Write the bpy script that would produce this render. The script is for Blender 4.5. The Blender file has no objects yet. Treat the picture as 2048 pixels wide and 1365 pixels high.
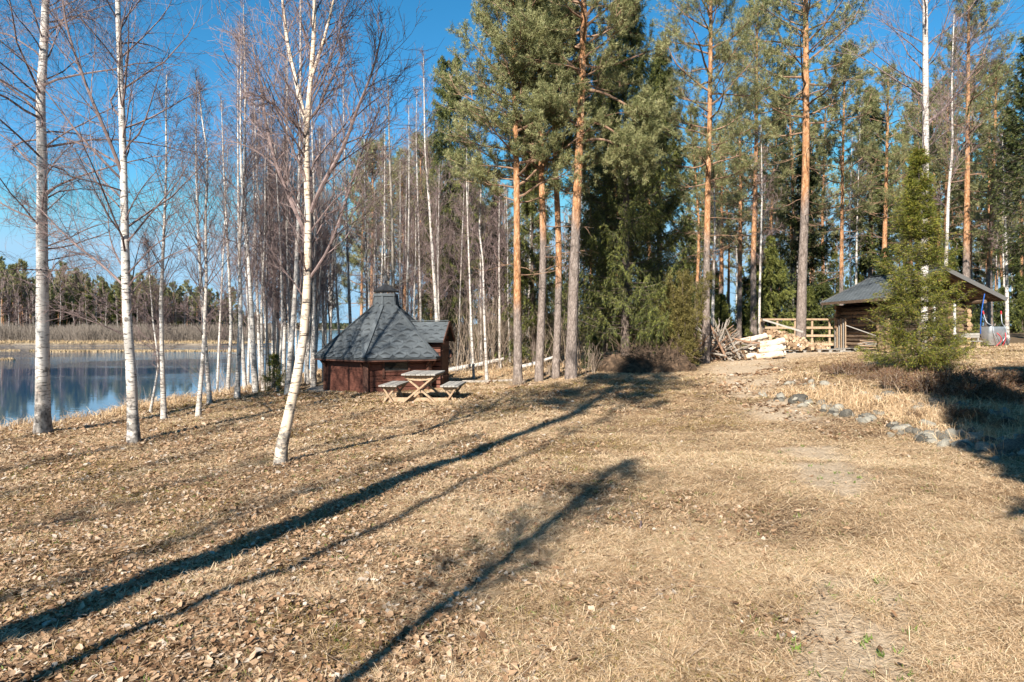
import bpy, math, random
import numpy as np
from mathutils import Vector, Matrix, Euler
R = math.radians
C = bpy.context.scene.collection
scn = bpy.context.scene
rng = np.random.default_rng(7)
random.seed(7)

# ------------------------------------------------------------------ camera, sky, sun, exposure
CAMZ = 1.8
F = 1365.0
cam_d = bpy.data.cameras.new("camera"); cam = bpy.data.objects.new("camera", cam_d); C.objects.link(cam)
cam.location = (0, 0, CAMZ); cam.rotation_euler = (R(90), 0, 0)
cam_d.lens = 24.0; cam_d.sensor_width = 36.0; cam_d.shift_y = -27.5 / 2048
cam_d.clip_start = 0.05; cam_d.clip_end = 6000
scn.camera = cam
SUN_EL, SUN_AZ = 35.0, 20.9            # the sun stands behind the camera, a little to its left
sd = Vector((-math.sin(R(SUN_AZ)) * math.cos(R(SUN_EL)), -math.cos(R(SUN_AZ)) * math.cos(R(SUN_EL)), math.sin(R(SUN_EL))))
world = bpy.data.worlds.new("World"); scn.world = world; world.use_nodes = True
wn = world.node_tree.nodes; wl = world.node_tree.links
bg = wn.get("Background"); sky = wn.new("ShaderNodeTexSky"); sky.sky_type = 'NISHITA'; sky.sun_disc = False
sky.sun_elevation = R(SUN_EL); sky.sun_rotation = math.atan2(sd.x, sd.y)
sky.altitude = 1800; sky.air_density = 0.9; sky.dust_density = 0.0; sky.ozone_density = 2.0
hs_ = wn.new('ShaderNodeHueSaturation'); hs_.inputs['Saturation'].default_value = 1.32; hs_.inputs['Hue'].default_value = .485; wl.new(sky.outputs[0], hs_.inputs['Color'])
cap_ = wn.new('ShaderNodeVectorMath'); cap_.operation = 'MINIMUM'; cap_.inputs[1].default_value = (2.1, 3.6, 4.9)   # keeps the low horizon from burning out
wl.new(hs_.outputs[0], cap_.inputs[0]); wl.new(cap_.outputs[0], bg.inputs[0]); bg.inputs[1].default_value = 0.086
sun_d = bpy.data.lights.new("sun", 'SUN'); sun = bpy.data.objects.new("sun", sun_d); C.objects.link(sun)
sun_d.energy = 5.0; sun_d.angle = R(0.5); sun_d.color = (1.0, 0.94, 0.84)
sun.rotation_euler = sd.to_track_quat('Z', 'Y').to_euler(); sun.location = (-20, -40, 40)
scn.view_settings.view_transform = 'Standard'; scn.view_settings.look = 'None'
scn.view_settings.exposure = 1.22; scn.view_settings.gamma = 1
scn.render.engine = 'CYCLES'
scn.cycles.max_bounces = 5; scn.cycles.diffuse_bounces = 3; scn.cycles.glossy_bounces = 3
scn.cycles.transparent_max_bounces = 6; scn.cycles.use_denoising = True

# ------------------------------------------------------------------ helpers
def PX(u, v, Y):
    return np.array([(u - 1024) / F * Y, Y, CAMZ - (v - 655) / F * Y])
def pts_px(lst, Y):
    return np.array([PX(u, v, Y) for u, v in lst])
def norm(a):
    return a / np.maximum(np.linalg.norm(a, axis=-1, keepdims=True), 1e-9)

class MB:
    """collects shapes; build() links them as one mesh object"""
    def __init__(s): s.v = []; s.f = []; s.n = 0
    def add(s, V, Fc, t=0.5, m=0, h=0.0):
        V = np.asarray(V, float).reshape(-1, 3); Fc = np.asarray(Fc, np.int64)
        nf = len(Fc)
        s.v.append((V, np.broadcast_to(np.asarray(h, float), (len(V),))))
        s.f.append((Fc + s.n, np.broadcast_to(np.asarray(t, float), (nf,)), np.broadcast_to(np.asarray(m), (nf,))))
        s.n += len(V); return s
    def box(s, c, size, rz=0.0, rx=0.0, ry=0.0, t=0.5, m=0):
        x, y, z = [a / 2 for a in size]
        V = np.array([[sx * x, sy * y, sz * z] for sx in (-1, 1) for sy in (-1, 1) for sz in (-1, 1)])
        M = np.array(Euler((rx, ry, rz)).to_matrix())
        V = V @ M.T + np.array(c)
        return s.add(V, [[0, 1, 3, 2], [4, 6, 7, 5], [0, 4, 5, 1], [2, 3, 7, 6], [0, 2, 6, 4], [1, 5, 7, 3]], t, m)
    def beam(s, a, b, w, h, up=(0, 0, 1), t=0.5, m=0):
        a = np.array(a, float); b = np.array(b, float); d = norm(b - a)
        sd_ = np.cross(d, up); sd_ = norm(sd_) if np.linalg.norm(sd_) > 1e-4 else np.array([1., 0, 0])
        u = np.cross(sd_, d)
        V = [p + sx * sd_ * w / 2 + sz * u * h / 2 for p in (a, b) for sx, sz in ((-1, -1), (1, -1), (1, 1), (-1, 1))]
        return s.add(V, [[3, 2, 1, 0], [4, 5, 6, 7], [0, 1, 5, 4], [1, 2, 6, 5], [2, 3, 7, 6], [3, 0, 4, 7]], t, m)
    def segs(s, A, B, ra, rb, k=3, t=0.5, m=0):
        A = np.asarray(A, float); B = np.asarray(B, float); n = len(A)
        if n == 0: return s
        d = norm(B - A); ref = np.where(np.abs(d[:, 2:3]) > .9, [[1., 0, 0]], [[0, 0, 1.]])
        u = norm(np.cross(d, ref)); w = np.cross(d, u)
        ra = np.broadcast_to(ra, (n,)); rb = np.broadcast_to(rb, (n,))
        ang = np.arange(k) * 2 * np.pi / k
        ring = u[:, None] * np.cos(ang)[None, :, None] + w[:, None] * np.sin(ang)[None, :, None]
        V = np.concatenate([A[:, None] + ring * ra[:, None, None], B[:, None] + ring * rb[:, None, None]], 1)
        i = np.arange(k); j = (i + 1) % k
        fc = np.stack([i, j, j + k, i + k], 1)
        Fc = (np.arange(n)[:, None, None] * 2 * k + fc[None]).reshape(-1, 4)
        tt = np.repeat(np.broadcast_to(t, (n,)), k)
        return s.add(V.reshape(-1, 3), Fc, tt, m)
    def tube(s, P, rad, k=10, t=0.5, m=0, cap=True, wob=0.0, h=None):
        P = np.asarray(P, float); n = len(P); rad = np.broadcast_to(rad, (n,))
        d = norm(np.gradient(P, axis=0)); ref = np.array([1., 0.02, 0]) if abs(d[0, 2]) > .7 else np.array([0, 0, 1.])
        u = norm(np.cross(d, ref)); w = np.cross(d, u); ang = np.arange(k) * 2 * np.pi / k
        rr = rad[:, None] * (1 + wob * rng.standard_normal((n, k)))
        V = P[:, None] + (u[:, None] * np.cos(ang)[None, :, None] + w[:, None] * np.sin(ang)[None, :, None]) * rr[..., None]
        i = np.arange(k); j = (i + 1) % k
        fc = np.stack([i, j, j + k, i + k], 1)
        Fc = (np.arange(n - 1)[:, None, None] * k + fc[None]).reshape(-1, 4)
        hh = 0.0 if h is None else np.repeat(h, k)
        s.add(V.reshape(-1, 3), Fc, t, m, hh)
        if cap:
            for e, c_ in ((0, P[0]), (n - 1, P[-1])):
                V2 = np.concatenate([V[e], c_[None]])
                f2 = np.stack([i, j, np.full(k, k)], 1)
                if e == 0: f2 = f2[:, ::-1]
                s.add(V2, f2, t, m + 0, 0.0 if h is None else h[e])
        return s
    def blades(s, P, D, L, W, t=0.5, m=0):
        """one slim triangle per needle or leaf tip"""
        n = len(P)
        if n == 0: return s
        side = norm(np.cross(D, rng.standard_normal((n, 3))))
        L = np.broadcast_to(L, (n,))[:, None]; W = np.broadcast_to(W, (n,))[:, None]
        V = np.stack([P - side * W / 2, P + side * W / 2, P + D * L], 1).reshape(-1, 3)
        return s.add(V, np.arange(3 * n).reshape(-1, 3), t, m)
    def mesh(s, name, mats, smooth=False):
        me = bpy.data.meshes.new(name)
        V = np.concatenate([a for a, _ in s.v]); H = np.concatenate([h for _, h in s.v])
        me.vertices.add(len(V)); me.vertices.foreach_set("co", V.astype(np.float32).ravel())
        cnt = np.concatenate([np.full(len(f), f.shape[1]) for f, _, _ in s.f])
        loops = np.concatenate([f.ravel() for f, _, _ in s.f])
        me.loops.add(len(loops)); me.polygons.add(len(cnt))
        me.polygons.foreach_set("loop_start", np.concatenate([[0], np.cumsum(cnt)[:-1]]).astype(np.int32))
        me.loops.foreach_set("vertex_index", loops.astype(np.int32))
        me.polygons.foreach_set("material_index", np.concatenate([np.asarray(m_) for _, _, m_ in s.f]).astype(np.int32))
        if smooth is not False:
            mi = np.concatenate([np.asarray(m_) for _, _, m_ in s.f])
            sm = np.ones(len(cnt), bool) if smooth is True else np.isin(mi, smooth)
            me.polygons.foreach_set("use_smooth", sm)
        else:
            me.polygons.foreach_set("use_smooth", np.zeros(len(cnt), bool))
        at = me.attributes.new("tint", 'FLOAT', 'FACE'); at.data.foreach_set("value", np.concatenate([np.asarray(t_) for _, t_, _ in s.f]).astype(np.float32))
        at = me.attributes.new("hgt", 'FLOAT', 'POINT'); at.data.foreach_set("value", H.astype(np.float32))
        me.update(calc_edges=True)
        for m_ in mats: me.materials.append(m_)
        return me
    def build(s, name, mats, parent=None, smooth=False, loc=None):
        if not isinstance(mats, (list, tuple)): mats = [mats]
        o = bpy.data.objects.new(name, s.mesh(name, mats, smooth)); C.objects.link(o)
        if parent is not None: o.parent = parent
        if loc is not None: o.location = loc
        return o

def tag(o, label=None, cat=None, group=None, kind=None):
    if label: o['label'] = label
    if cat: o['category'] = cat
    if group: o['group'] = group
    if kind: o['kind'] = kind
    return o
def empty(name, loc=(0, 0, 0), rz=0.0):
    o = bpy.data.objects.new(name, None); C.objects.link(o)
    o.location = tuple(float(a) for a in loc); o.rotation_euler = (0, 0, rz); return o
def copy_tree(o, parent=None):
    c = o.copy(); C.objects.link(c); c.parent = parent
    for ch in list(o.children): copy_tree(ch, c)
    return c
ORD = ['zeroth', 'first', 'second', 'third', 'fourth', 'fifth', 'sixth', 'seventh', 'eighth', 'ninth', 'tenth', 'eleventh', 'twelfth', 'thirteenth',
       'fourteenth', 'fifteenth', 'sixteenth', 'seventeenth', 'eighteenth', 'nineteenth']
TENS = {20: ('twentieth', 'twenty'), 30: ('thirtieth', 'thirty'), 40: ('fortieth', 'forty'), 50: ('fiftieth', 'fifty'), 60: ('sixtieth', 'sixty'), 70: ('seventieth', 'seventy'), 80: ('eightieth', 'eighty'), 90: ('ninetieth', 'ninety')}
def ordinal(n):
    if n < 20: return ORD[n]
    a, b = TENS[n // 10 * 10]
    return a if n % 10 == 0 else b + '-' + ORD[n % 10]
def number_left_to_right(objs, fmt):
    objs = sorted(objs, key=lambda o: o.location.x / max(o.location.y, 1))
    for i, o in enumerate(objs):
        o['label'] = fmt % ordinal(i + 1)

# ------------------------------------------------------------------ materials
def mat(name, rough=0.85, spec=0.2):
    m = bpy.data.materials.new(name); m.use_nodes = True
    b = m.node_tree.nodes["Principled BSDF"]; b.inputs["Roughness"].default_value = rough
    b.inputs["Specular IOR Level"].default_value = spec
    return m, m.node_tree.nodes, m.node_tree.links, b
def nd(N, t, **kw):
    n = N.new(t)
    for k, v in kw.items():
        if k.startswith('i_'): n.inputs[k[2:].replace('_', ' ')].default_value = v
        else: setattr(n, k, v)
    return n
def ramp(N, stops, interp='LINEAR'):
    r = N.new("ShaderNodeValToRGB"); r.color_ramp.interpolation = interp
    el = r.color_ramp.elements
    while len(el) < len(stops): el.new(0.5)
    for e, (p, c) in zip(el, stops):
        e.position = p; e.color = (c[0], c[1], c[2], 1) if not np.isscalar(c) else (c, c, c, 1)
    return r
def mapped(N, L, scale=(1, 1, 1), coord="Object"):
    tc = N.new("ShaderNodeTexCoord"); mp = N.new("ShaderNodeMapping"); mp.inputs["Scale"].default_value = scale
    L.new(tc.outputs[coord], mp.inputs[0]); return mp
def noise(N, L, mp, scale, detail=4, rough=.55):
    n = N.new("ShaderNodeTexNoise"); n.inputs["Scale"].default_value = scale; n.inputs["Detail"].default_value = detail; n.inputs["Roughness"].default_value = rough
    L.new(mp.outputs[0], n.inputs["Vector"]); return n
def mix(N, L, fac, a, b, typ='MIX'):
    x = N.new("ShaderNodeMix"); x.data_type = 'RGBA'; x.blend_type = typ
    for sock, v in ((x.inputs[0], fac), (x.inputs[6], a), (x.inputs[7], b)):
        if hasattr(v, 'outputs'): L.new(v.outputs[0] if v.bl_idname != "ShaderNodeMix" else v.outputs[2], sock)
        elif isinstance(v, bpy.types.NodeSocket): L.new(v, sock)
        else: sock.default_value = v if np.isscalar(v) else (v[0], v[1], v[2], 1)
    return x
def bump(N, L, b, h, dist=0.02, strength=0.6):
    bp = N.new("ShaderNodeBump"); bp.inputs["Distance"].default_value = dist; bp.inputs["Strength"].default_value = strength
    L.new(h, bp.inputs["Height"]); L.new(bp.outputs[0], b.inputs["Normal"])
def attr(N, name):
    a = N.new("ShaderNodeAttribute"); a.attribute_name = name; return a

def m_simple(name, stops, scale=(1, 1, 1), nscale=6, rough=.85, spec=.2, bmp=0.01, detail=5, usetint=0.0):
    m, N, L, b = mat(name, rough, spec)
    mp = mapped(N, L, scale); n = noise(N, L, mp, nscale, detail)
    if usetint:
        a = attr(N, "tint"); ad = nd(N, "ShaderNodeMath", operation='MULTIPLY_ADD'); L.new(a.outputs["Fac"], ad.inputs[0]); ad.inputs[1].default_value = usetint
        L.new(n.outputs[0], ad.inputs[2]); sb = nd(N, "ShaderNodeMath", operation='SUBTRACT'); L.new(ad.outputs[0], sb.inputs[0]); sb.inputs[1].default_value = usetint / 2
        src = sb.outputs[0]
    else: src = n.outputs[0]
    r = ramp(N, stops); L.new(src, r.inputs[0]); L.new(r.outputs[0], b.inputs["Base Color"])
    if bmp: bump(N, L, b, n.outputs[0], bmp, .7)
    return m
def m_tint(name, stops, rough=.7, spec=.25, transl=0.0, obj_rand=0.0):
    """colour picked per leaf or needle by its own tint value"""
    m, N, L, b = mat(name, rough, spec)
    a = attr(N, "tint"); r = ramp(N, stops); src = a.outputs["Fac"]
    if obj_rand:
        oi = N.new("ShaderNodeObjectInfo"); ad = nd(N, "ShaderNodeMath", operation='MULTIPLY_ADD'); L.new(oi.outputs["Random"], ad.inputs[0]); ad.inputs[1].default_value = obj_rand
        L.new(src, ad.inputs[2]); sb = nd(N, "ShaderNodeMath", operation='SUBTRACT'); L.new(ad.outputs[0], sb.inputs[0]); sb.inputs[1].default_value = obj_rand / 2; src = sb.outputs[0]
    L.new(src, r.inputs[0]); L.new(r.outputs[0], b.inputs["Base Color"])
    if transl:
        t = N.new("ShaderNodeBsdfTranslucent"); L.new(r.outputs[0], t.inputs[0]); ms = N.new("ShaderNodeMixShader"); ms.inputs[0].default_value = transl
        L.new(b.outputs[0], ms.inputs[1]); L.new(t.outputs[0], ms.inputs[2]); L.new(ms.outputs[0], N["Material Output"].inputs[0])
    return m

def m_birch(name="birch_bark", cream=0):
    m, N, L, b = mat(name, .75, .2)
    mp = mapped(N, L, (1.2, 1.2, 9)); n1 = noise(N, L, mp, 5, 5, .6)
    r1 = ramp(N, [(.0, .0), (.56, .0), (.62, 1.0)]); L.new(n1.outputs[0], r1.inputs[0])
    mp2 = mapped(N, L, (1, 1, .7)); n2 = noise(N, L, mp2, 2.2, 4); n3 = noise(N, L, mp2, 14, 5)
    r2 = ramp(N, [(.3, (.56, .40, .28)), (.5, (.62, .50, .38)), (.7, (.66, .57, .48))] if cream else [(.3, (.38, .31, .26)), (.5, (.52, .47, .42)), (.7, (.62, .59, .55))]); L.new(n2.outputs[0], r2.inputs[0])
    mp4 = mapped(N, L, (1.5, 1.5, 2.2)); n4 = noise(N, L, mp4, 3.0, 6, .7)
    a = attr(N, "hgt")    # how much rough dark bark: high at the foot
    ad = nd(N, "ShaderNodeMath", operation='MULTIPLY_ADD'); L.new(a.outputs["Fac"], ad.inputs[0]); ad.inputs[1].default_value = .38; L.new(n4.outputs[0], ad.inputs[2])
    r4 = ramp(N, [(.62, .0), (.70, 1.0)]); L.new(ad.outputs[0], r4.inputs[0])
    c1 = mix(N, L, r1.outputs[0], r2.outputs[0], (.055, .045, .04))
    dk = ramp(N, [(.35, (.06, .05, .045)), (.65, (.30, .27, .24))]); L.new(n3.outputs[0], dk.inputs[0])
    c2 = mix(N, L, r4.outputs[0], c1.outputs[2], dk.outputs[0]); L.new(c2.outputs[2], b.inputs["Base Color"])
    bump(N, L, b, n3.outputs[0], .012, .5); return m
def m_pine():
    m, N, L, b = mat("pine_bark", .85, .15)
    mp = mapped(N, L, (1, 1, .35)); n1 = noise(N, L, mp, 9, 6, .65); n2 = noise(N, L, mp, 1.6, 3)
    v = N.new("ShaderNodeTexVoronoi"); v.inputs["Scale"].default_value = 16; v.feature = 'DISTANCE_TO_EDGE'; L.new(mp.outputs[0], v.inputs["Vector"])
    a = attr(N, "hgt"); ad = nd(N, "ShaderNodeMath", operation='MULTIPLY_ADD'); L.new(n2.outputs[0], ad.inputs[0]); ad.inputs[1].default_value = .5; L.new(a.outputs["Fac"], ad.inputs[2])
    k = ramp(N, [(.50, .0), (.68, 1.0)]); L.new(ad.outputs[0], k.inputs[0])
    low = ramp(N, [(.3, (.10, .078, .065)), (.5, (.22, .175, .15)), (.7, (.33, .27, .235))]); L.new(n1.outputs[0], low.inputs[0])
    hi = ramp(N, [(.28, (.16, .075, .04)), (.5, (.42, .21, .10)), (.7, (.56, .37, .24))]); L.new(n1.outputs[0], hi.inputs[0])
    c = mix(N, L, k.outputs[0], low.outputs[0], hi.outputs[0])
    vr = ramp(N, [(.0, .45), (.12, 1.0)]); L.new(v.outputs[0], vr.inputs[0])
    c2 = mix(N, L, .8, c.outputs[2], vr.outputs[0], 'MULTIPLY'); L.new(c2.outputs[2], b.inputs["Base Color"])
    bump(N, L, b, v.outputs[0], .05, .7); return m
def m_ground():
    m, N, L, b = mat("lawn_ground", .95, .08)
    mp = mapped(N, L, (1, 1, 1)); n1 = noise(N, L, mp, .35, 5, .6); n2 = noise(N, L, mp, 2.6, 6, .65); n3 = noise(N, L, mp, 28, 6, .7); n4 = noise(N, L, mp, .9, 4, .6)
    straw = ramp(N, [(.3, (.10, .060, .032)), (.5, (.36, .235, .13)), (.68, (.66, .46, .28))]); L.new(n3.outputs[0], straw.inputs[0])
    moss = ramp(N, [(.3, (.07, .055, .02)), (.5, (.17, .125, .045)), (.7, (.30, .22, .10))]); L.new(n3.outputs[0], moss.inputs[0])
    lf = ramp(N, [(.3, (.05, .032, .02)), (.5, (.16, .105, .07)), (.7, (.34, .235, .165))]); L.new(n3.outputs[0], lf.inputs[0])
    k1 = ramp(N, [(.50, .0), (.62, 1.)]); L.new(n2.outputs[0], k1.inputs[0])
    k2 = ramp(N, [(.42, .0), (.60, 1.)]); L.new(n4.outputs[0], k2.inputs[0])
    c = mix(N, L, k1.outputs[0], straw.outputs[0], moss.outputs[0]); c = mix(N, L, k2.outputs[0], c.outputs[2], lf.outputs[0])
    sand = ramp(N, [(.3, (.26, .185, .12)), (.5, (.46, .35, .24)), (.7, (.62, .49, .36))]); L.new(n3.outputs[0], sand.inputs[0]); sa = attr(N, "tint"); c = mix(N, L, sa.outputs["Fac"], c.outputs[2], sand.outputs[0])
    # forest floor away from the lawn: attribute painted by where the woods stand
    ff = ramp(N, [(.3, (.035, .028, .018)), (.5, (.11, .08, .05)), (.7, (.22, .16, .11))]); L.new(n3.outputs[0], ff.inputs[0])
    a = attr(N, "hgt"); c = mix(N, L, a.outputs["Fac"], c.outputs[2], ff.outputs[0])
    L.new(c.outputs[2], b.inputs["Base Color"])
    bump(N, L, b, n3.outputs[0], .04, .9); return m
def m_water():
    m, N, L, b = mat("lake_water", .035, .5)
    b.inputs["Base Color"].default_value = (.02, .065, .13, 1); b.inputs["IOR"].default_value = 1.333
    mp = mapped(N, L, (.5, 1.6, 1)); n1 = noise(N, L, mp, 1.5, 3, .5)
    mp2 = mapped(N, L, (.035, .09, 1)); n2 = noise(N, L, mp2, 1.0, 3)
    k = ramp(N, [(.45, .05), (.60, 1.0)]); L.new(n2.outputs[0], k.inputs[0])
    # wind: breezy bands further out, calm near the bank
    tc = N.new("ShaderNodeTexCoord"); sx = N.new("ShaderNodeSeparateXYZ"); L.new(tc.outputs["Object"], sx.inputs[0])
    mr = N.new("ShaderNodeMapRange"); mr.inputs[1].default_value = 38; mr.inputs[2].default_value = 62; L.new(sx.outputs[1], mr.inputs[0])
    k2 = nd(N, "ShaderNodeMath", operation='MULTIPLY'); L.new(k.outputs[0], k2.inputs[0]); L.new(mr.outputs[0], k2.inputs[1])
    k3 = nd(N, "ShaderNodeMath", operation='MULTIPLY_ADD'); L.new(k2.outputs[0], k3.inputs[0]); k3.inputs[1].default_value = .55; k3.inputs[2].default_value = .02
    bp = N.new("ShaderNodeBump"); bp.inputs["Distance"].default_value = .12; L.new(k3.outputs[0], bp.inputs["Strength"]); L.new(n1.outputs[0], bp.inputs["Height"]); L.new(bp.outputs[0], b.inputs["Normal"])
    return m
def m_shingle(name, dark):
    m, N, L, b = mat(name, .9, .15)
    mp = mapped(N, L, (1, 1, 1)); n = noise(N, L, mp, 90, 3); n2 = noise(N, L, mp, 3, 4)
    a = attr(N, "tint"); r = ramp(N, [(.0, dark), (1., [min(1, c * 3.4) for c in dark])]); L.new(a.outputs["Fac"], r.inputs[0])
    g = ramp(N, [(.3, .85), (.7, 1.12)]); L.new(n.outputs[0], g.inputs[0]); c = mix(N, L, 1., r.outputs[0], g.outputs[0], 'MULTIPLY')
    g2 = ramp(N, [(.3, .8), (.7, 1.15)]); L.new(n2.outputs[0], g2.inputs[0]); c = mix(N, L, 1., c.outputs[2], g2.outputs[0], 'MULTIPLY')
    L.new(c.outputs[2], b.inputs["Base Color"]); return m

M = {}
M['birch'] = m_birch(); M['creambirch'] = m_birch('cream_birch_bark', 1); M['pine'] = m_pine(); M['ground'] = m_ground(); M['water'] = m_water()
M['twig'] = m_simple('twig_bark', [(.3, (.095, .068, .064)), (.7, (.27, .195, .18))], nscale=8, bmp=0, usetint=.3)
M['greytwig'] = m_simple('willow_twigs', [(.3, (.14, .10, .075)), (.7, (.34, .265, .20))], nscale=3, bmp=0, usetint=.5)
M['limb'] = m_simple('limb_bark', [(.3, (.15, .085, .055)), (.7, (.32, .205, .135))], nscale=8, bmp=0)
M['needle'] = m_tint('pine_needles', [(0, (.055, .07, .026)), (.5, (.20, .205, .08)), (1, (.40, .375, .18))], .6, .3, .2, .4)
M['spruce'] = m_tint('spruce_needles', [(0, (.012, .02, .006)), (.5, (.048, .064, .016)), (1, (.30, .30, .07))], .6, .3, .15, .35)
M['fir'] = m_tint('hedge_fir_needles', [(0, (.03, .045, .010)), (.45, (.11, .13, .018)), (.85, (.34, .31, .045)), (1, (.30, .15, .06))], .6, .3, .25)
M['juniper'] = m_tint('juniper_needles', [(0, (.045, .04, .014)), (.5, (.15, .125, .038)), (1, (.32, .26, .09))], .7, .2, .15)
M['sprucebark'] = m_simple('spruce_bark', [(.3, (.075, .055, .045)), (.7, (.20, .155, .13))], (1, 1, .4), 12, bmp=.02)
M['deadwood'] = m_simple('dead_wood', [(.3, (.13, .11, .09)), (.7, (.36, .31, .26))], (1, 1, .2), 12, bmp=.01, usetint=.4)
M['blade'] = m_tint('dry_grass', [(0, (.12, .066, .03)), (.45, (.59, .405, .235)), (.9, (.92, .73, .50)), (1, (.20, .23, .07))], .75, .2, .25)
M['leaf'] = m_tint('fallen_leaves', [(0, (.065, .034, .018)), (.35, (.23, .13, .07)), (.75, (.42, .285, .18)), (1, (.44, .375, .31))], .75, .2, .1)
M['green'] = m_tint('fresh_green', [(0, (.07, .11, .02)), (1, (.18, .26, .05))], .6, .3, .2)
M['reed'] = m_tint('dry_reed', [(0, (.26, .17, .09)), (1, (.50, .38, .23))], .8, .1, .1)
M['stone'] = m_simple('field_stone', [(.2, (.045, .042, .036)), (.45, (.13, .118, .098)), (.62, (.22, .20, .165)), (.8, (.36, .33, .27))], nscale=14, bmp=.04, detail=8, usetint=.5)
M['heath'] = m_tint('heather', [(0, (.05, .025, .017)), (.6, (.17, .085, .05)), (1, (.24, .17, .08))], .8, .1)
M['mud'] = m_simple('shore_mud', [(.3, (.16, .12, .085)), (.7, (.38, .30, .21))], (1, 1, 1), .6, bmp=0)
M['hutwall'] = m_simple('brown_stained_board', [(.25, (.085, .03, .02)), (.75, (.17, .068, .045))], (1, 1, 6), 5, .7, .25, .004, usetint=.35)
M['huttrim'] = m_simple('dark_stained_trim', [(.3, (.055, .025, .018)), (.7, (.12, .055, .038))], (1, 1, 1), 9, .7, .25, .003)
M['shingle'] = m_shingle('hut_shingle', (.034, .038, .041)); M['shingle2'] = m_shingle('shed_roofing', (.05, .056, .06))
M['black'] = m_simple('black_metal', [(.3, (.015, .015, .016)), (.7, (.04, .04, .042))], nscale=9, rough=.5, spec=.4, bmp=0)
M['oldwood'] = m_simple('weathered_board', [(.25, (.17, .155, .14)), (.75, (.38, .355, .32))], (8, 1, 8), 6, .85, .15, .004, usetint=.3)
M['paleboard'] = m_simple('pale_board', [(.25, (.24, .16, .10)), (.75, (.46, .33, .22))], (3, 3, 1), 6, .8, .2, .004, usetint=.4)
M['log'] = m_simple('shed_log', [(.25, (.05, .036, .027)), (.5, (.14, .095, .065)), (.8, (.30, .205, .135))], (1, 1, 5), 5, .85, .15, .02, usetint=.4)
M['endgrain'] = m_simple('log_end', [(.3, (.22, .13, .075)), (.7, (.45, .31, .19))], nscale=12, bmp=0)
M['split'] = m_tint('split_firewood', [(0, (.08, .05, .032)), (.5, (.27, .175, .105)), (1, (.46, .345, .23))], .85, .1, 0, .55)
M['galv'] = m_simple('galvanised_steel', [(.3, (.36, .38, .40)), (.7, (.56, .58, .60))], nscale=5, rough=.38, spec=.6, bmp=0)
M['galv'].node_tree.nodes["Principled BSDF"].inputs["Metallic"].default_value = .75
M['redpaint'] = m_simple('red_paint', [(.3, (.35, .02, .03)), (.7, (.55, .05, .06))], nscale=9, rough=.4, bmp=0)
M['rubber'] = m_simple('tyre_rubber', [(.3, (.05, .05, .05)), (.7, (.11, .11, .11))], nscale=9, bmp=0)
M['blue'] = m_simple('blue_pipe', [(.3, (.01, .07, .30)), (.7, (.02, .12, .45))], nscale=9, rough=.5, bmp=0)
M['greyboard'] = m_simple('grey_board', [(.3, (.06, .058, .055)), (.7, (.15, .145, .14))], (8, 1, 8), 6, bmp=.004)
M['rootwood'] = m_simple('root_wood', [(.3, (.035, .024, .017)), (.7, (.15, .10, .07))], nscale=8, bmp=0, usetint=.4)
M['scrub'] = m_simple('scrub_twigs', [(.3, (.075, .06, .05)), (.7, (.20, .165, .135))], nscale=3, bmp=0, usetint=.5)
M['moss'] = m_tint('lawn_moss', [(0, (.07, .05, .02)), (.5, (.19, .13, .045)), (1, (.27, .22, .07))], .9, .05)
M['farwood'] = m_tint('far_forest', [(0, (.02, .028, .016)), (.5, (.05, .06, .03)), (1, (.12, .095, .07))], .8, .1)
M['white'] = m_simple('white_paint', [(.3, (.50, .49, .47)), (.7, (.72, .71, .69))], nscale=9, bmp=0)
M['slab'] = m_simple('paving_slab', [(.3, (.22, .19, .16)), (.7, (.40, .36, .31))], nscale=9, bmp=.005)
M['earth'] = m_simple('root_earth', [(.3, (.02, .014, .01)), (.5, (.07, .045, .028)), (.75, (.17, .11, .07))], nscale=7, bmp=.08, detail=8)
m, N, L, b = mat('window_glass', .06, .5); b.inputs["Base Color"].default_value = (.02, .022, .022, 1); M['glass'] = m

# ------------------------------------------------------------------ terrain
WATER = CAMZ - 3.2
shore = np.array([(-13, -60), (-12.8, 0), (-12.2, 9), (-11.9, 13.5), (-11.2, 16), (-10.6, 18), (-10.0, 20.5), (-9.7, 23), (-9.8, 26), (-9.9, 30), (-10.3, 36), (-9.7, 42),
                  (-9, 50), (-8.8, 60), (-10, 75), (-14, 100), (-20, 140), (-30, 220), (-60, 500), (-160, 1500)], float)
cp = [(0, 1365, 3.5), (1024, 1365, 3.4), (2048, 1365, 3.2), (0, 1100, 6.1), (1024, 1000, 7.1), (1700, 1000, 6.65), (2048, 960, 7.1), (0, 900, 12.8), (265, 888, 13.2), (85, 868, 14.5),
      (557, 930, 10), (850, 805, 18.5), (740, 786, 21.5), (648, 780, 23.5), (398, 835, 16.5), (332, 838, 16.6), (478, 795, 20.5), (600, 775, 25), (1035, 770, 22.5), (1142, 756, 22), (1075, 766, 22.8),
      (1024, 850, 14), (1300, 800, 17), (1400, 745, 23), (1450, 726, 27), (1600, 708, 31), (1700, 702, 34), (1540, 790, 16.5), (1750, 852, 11.3), (1600, 860, 11.8), (1700, 785, 15),
      (1880, 772, 15), (1840, 738, 17.5), (1930, 815, 12.3), (2048, 790, 12.5), (2048, 694, 28), (2010, 688, 31), (1880, 890, 9.6), (1850, 700, 30), (900, 790, 20), (1255, 738, 25)]
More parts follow.
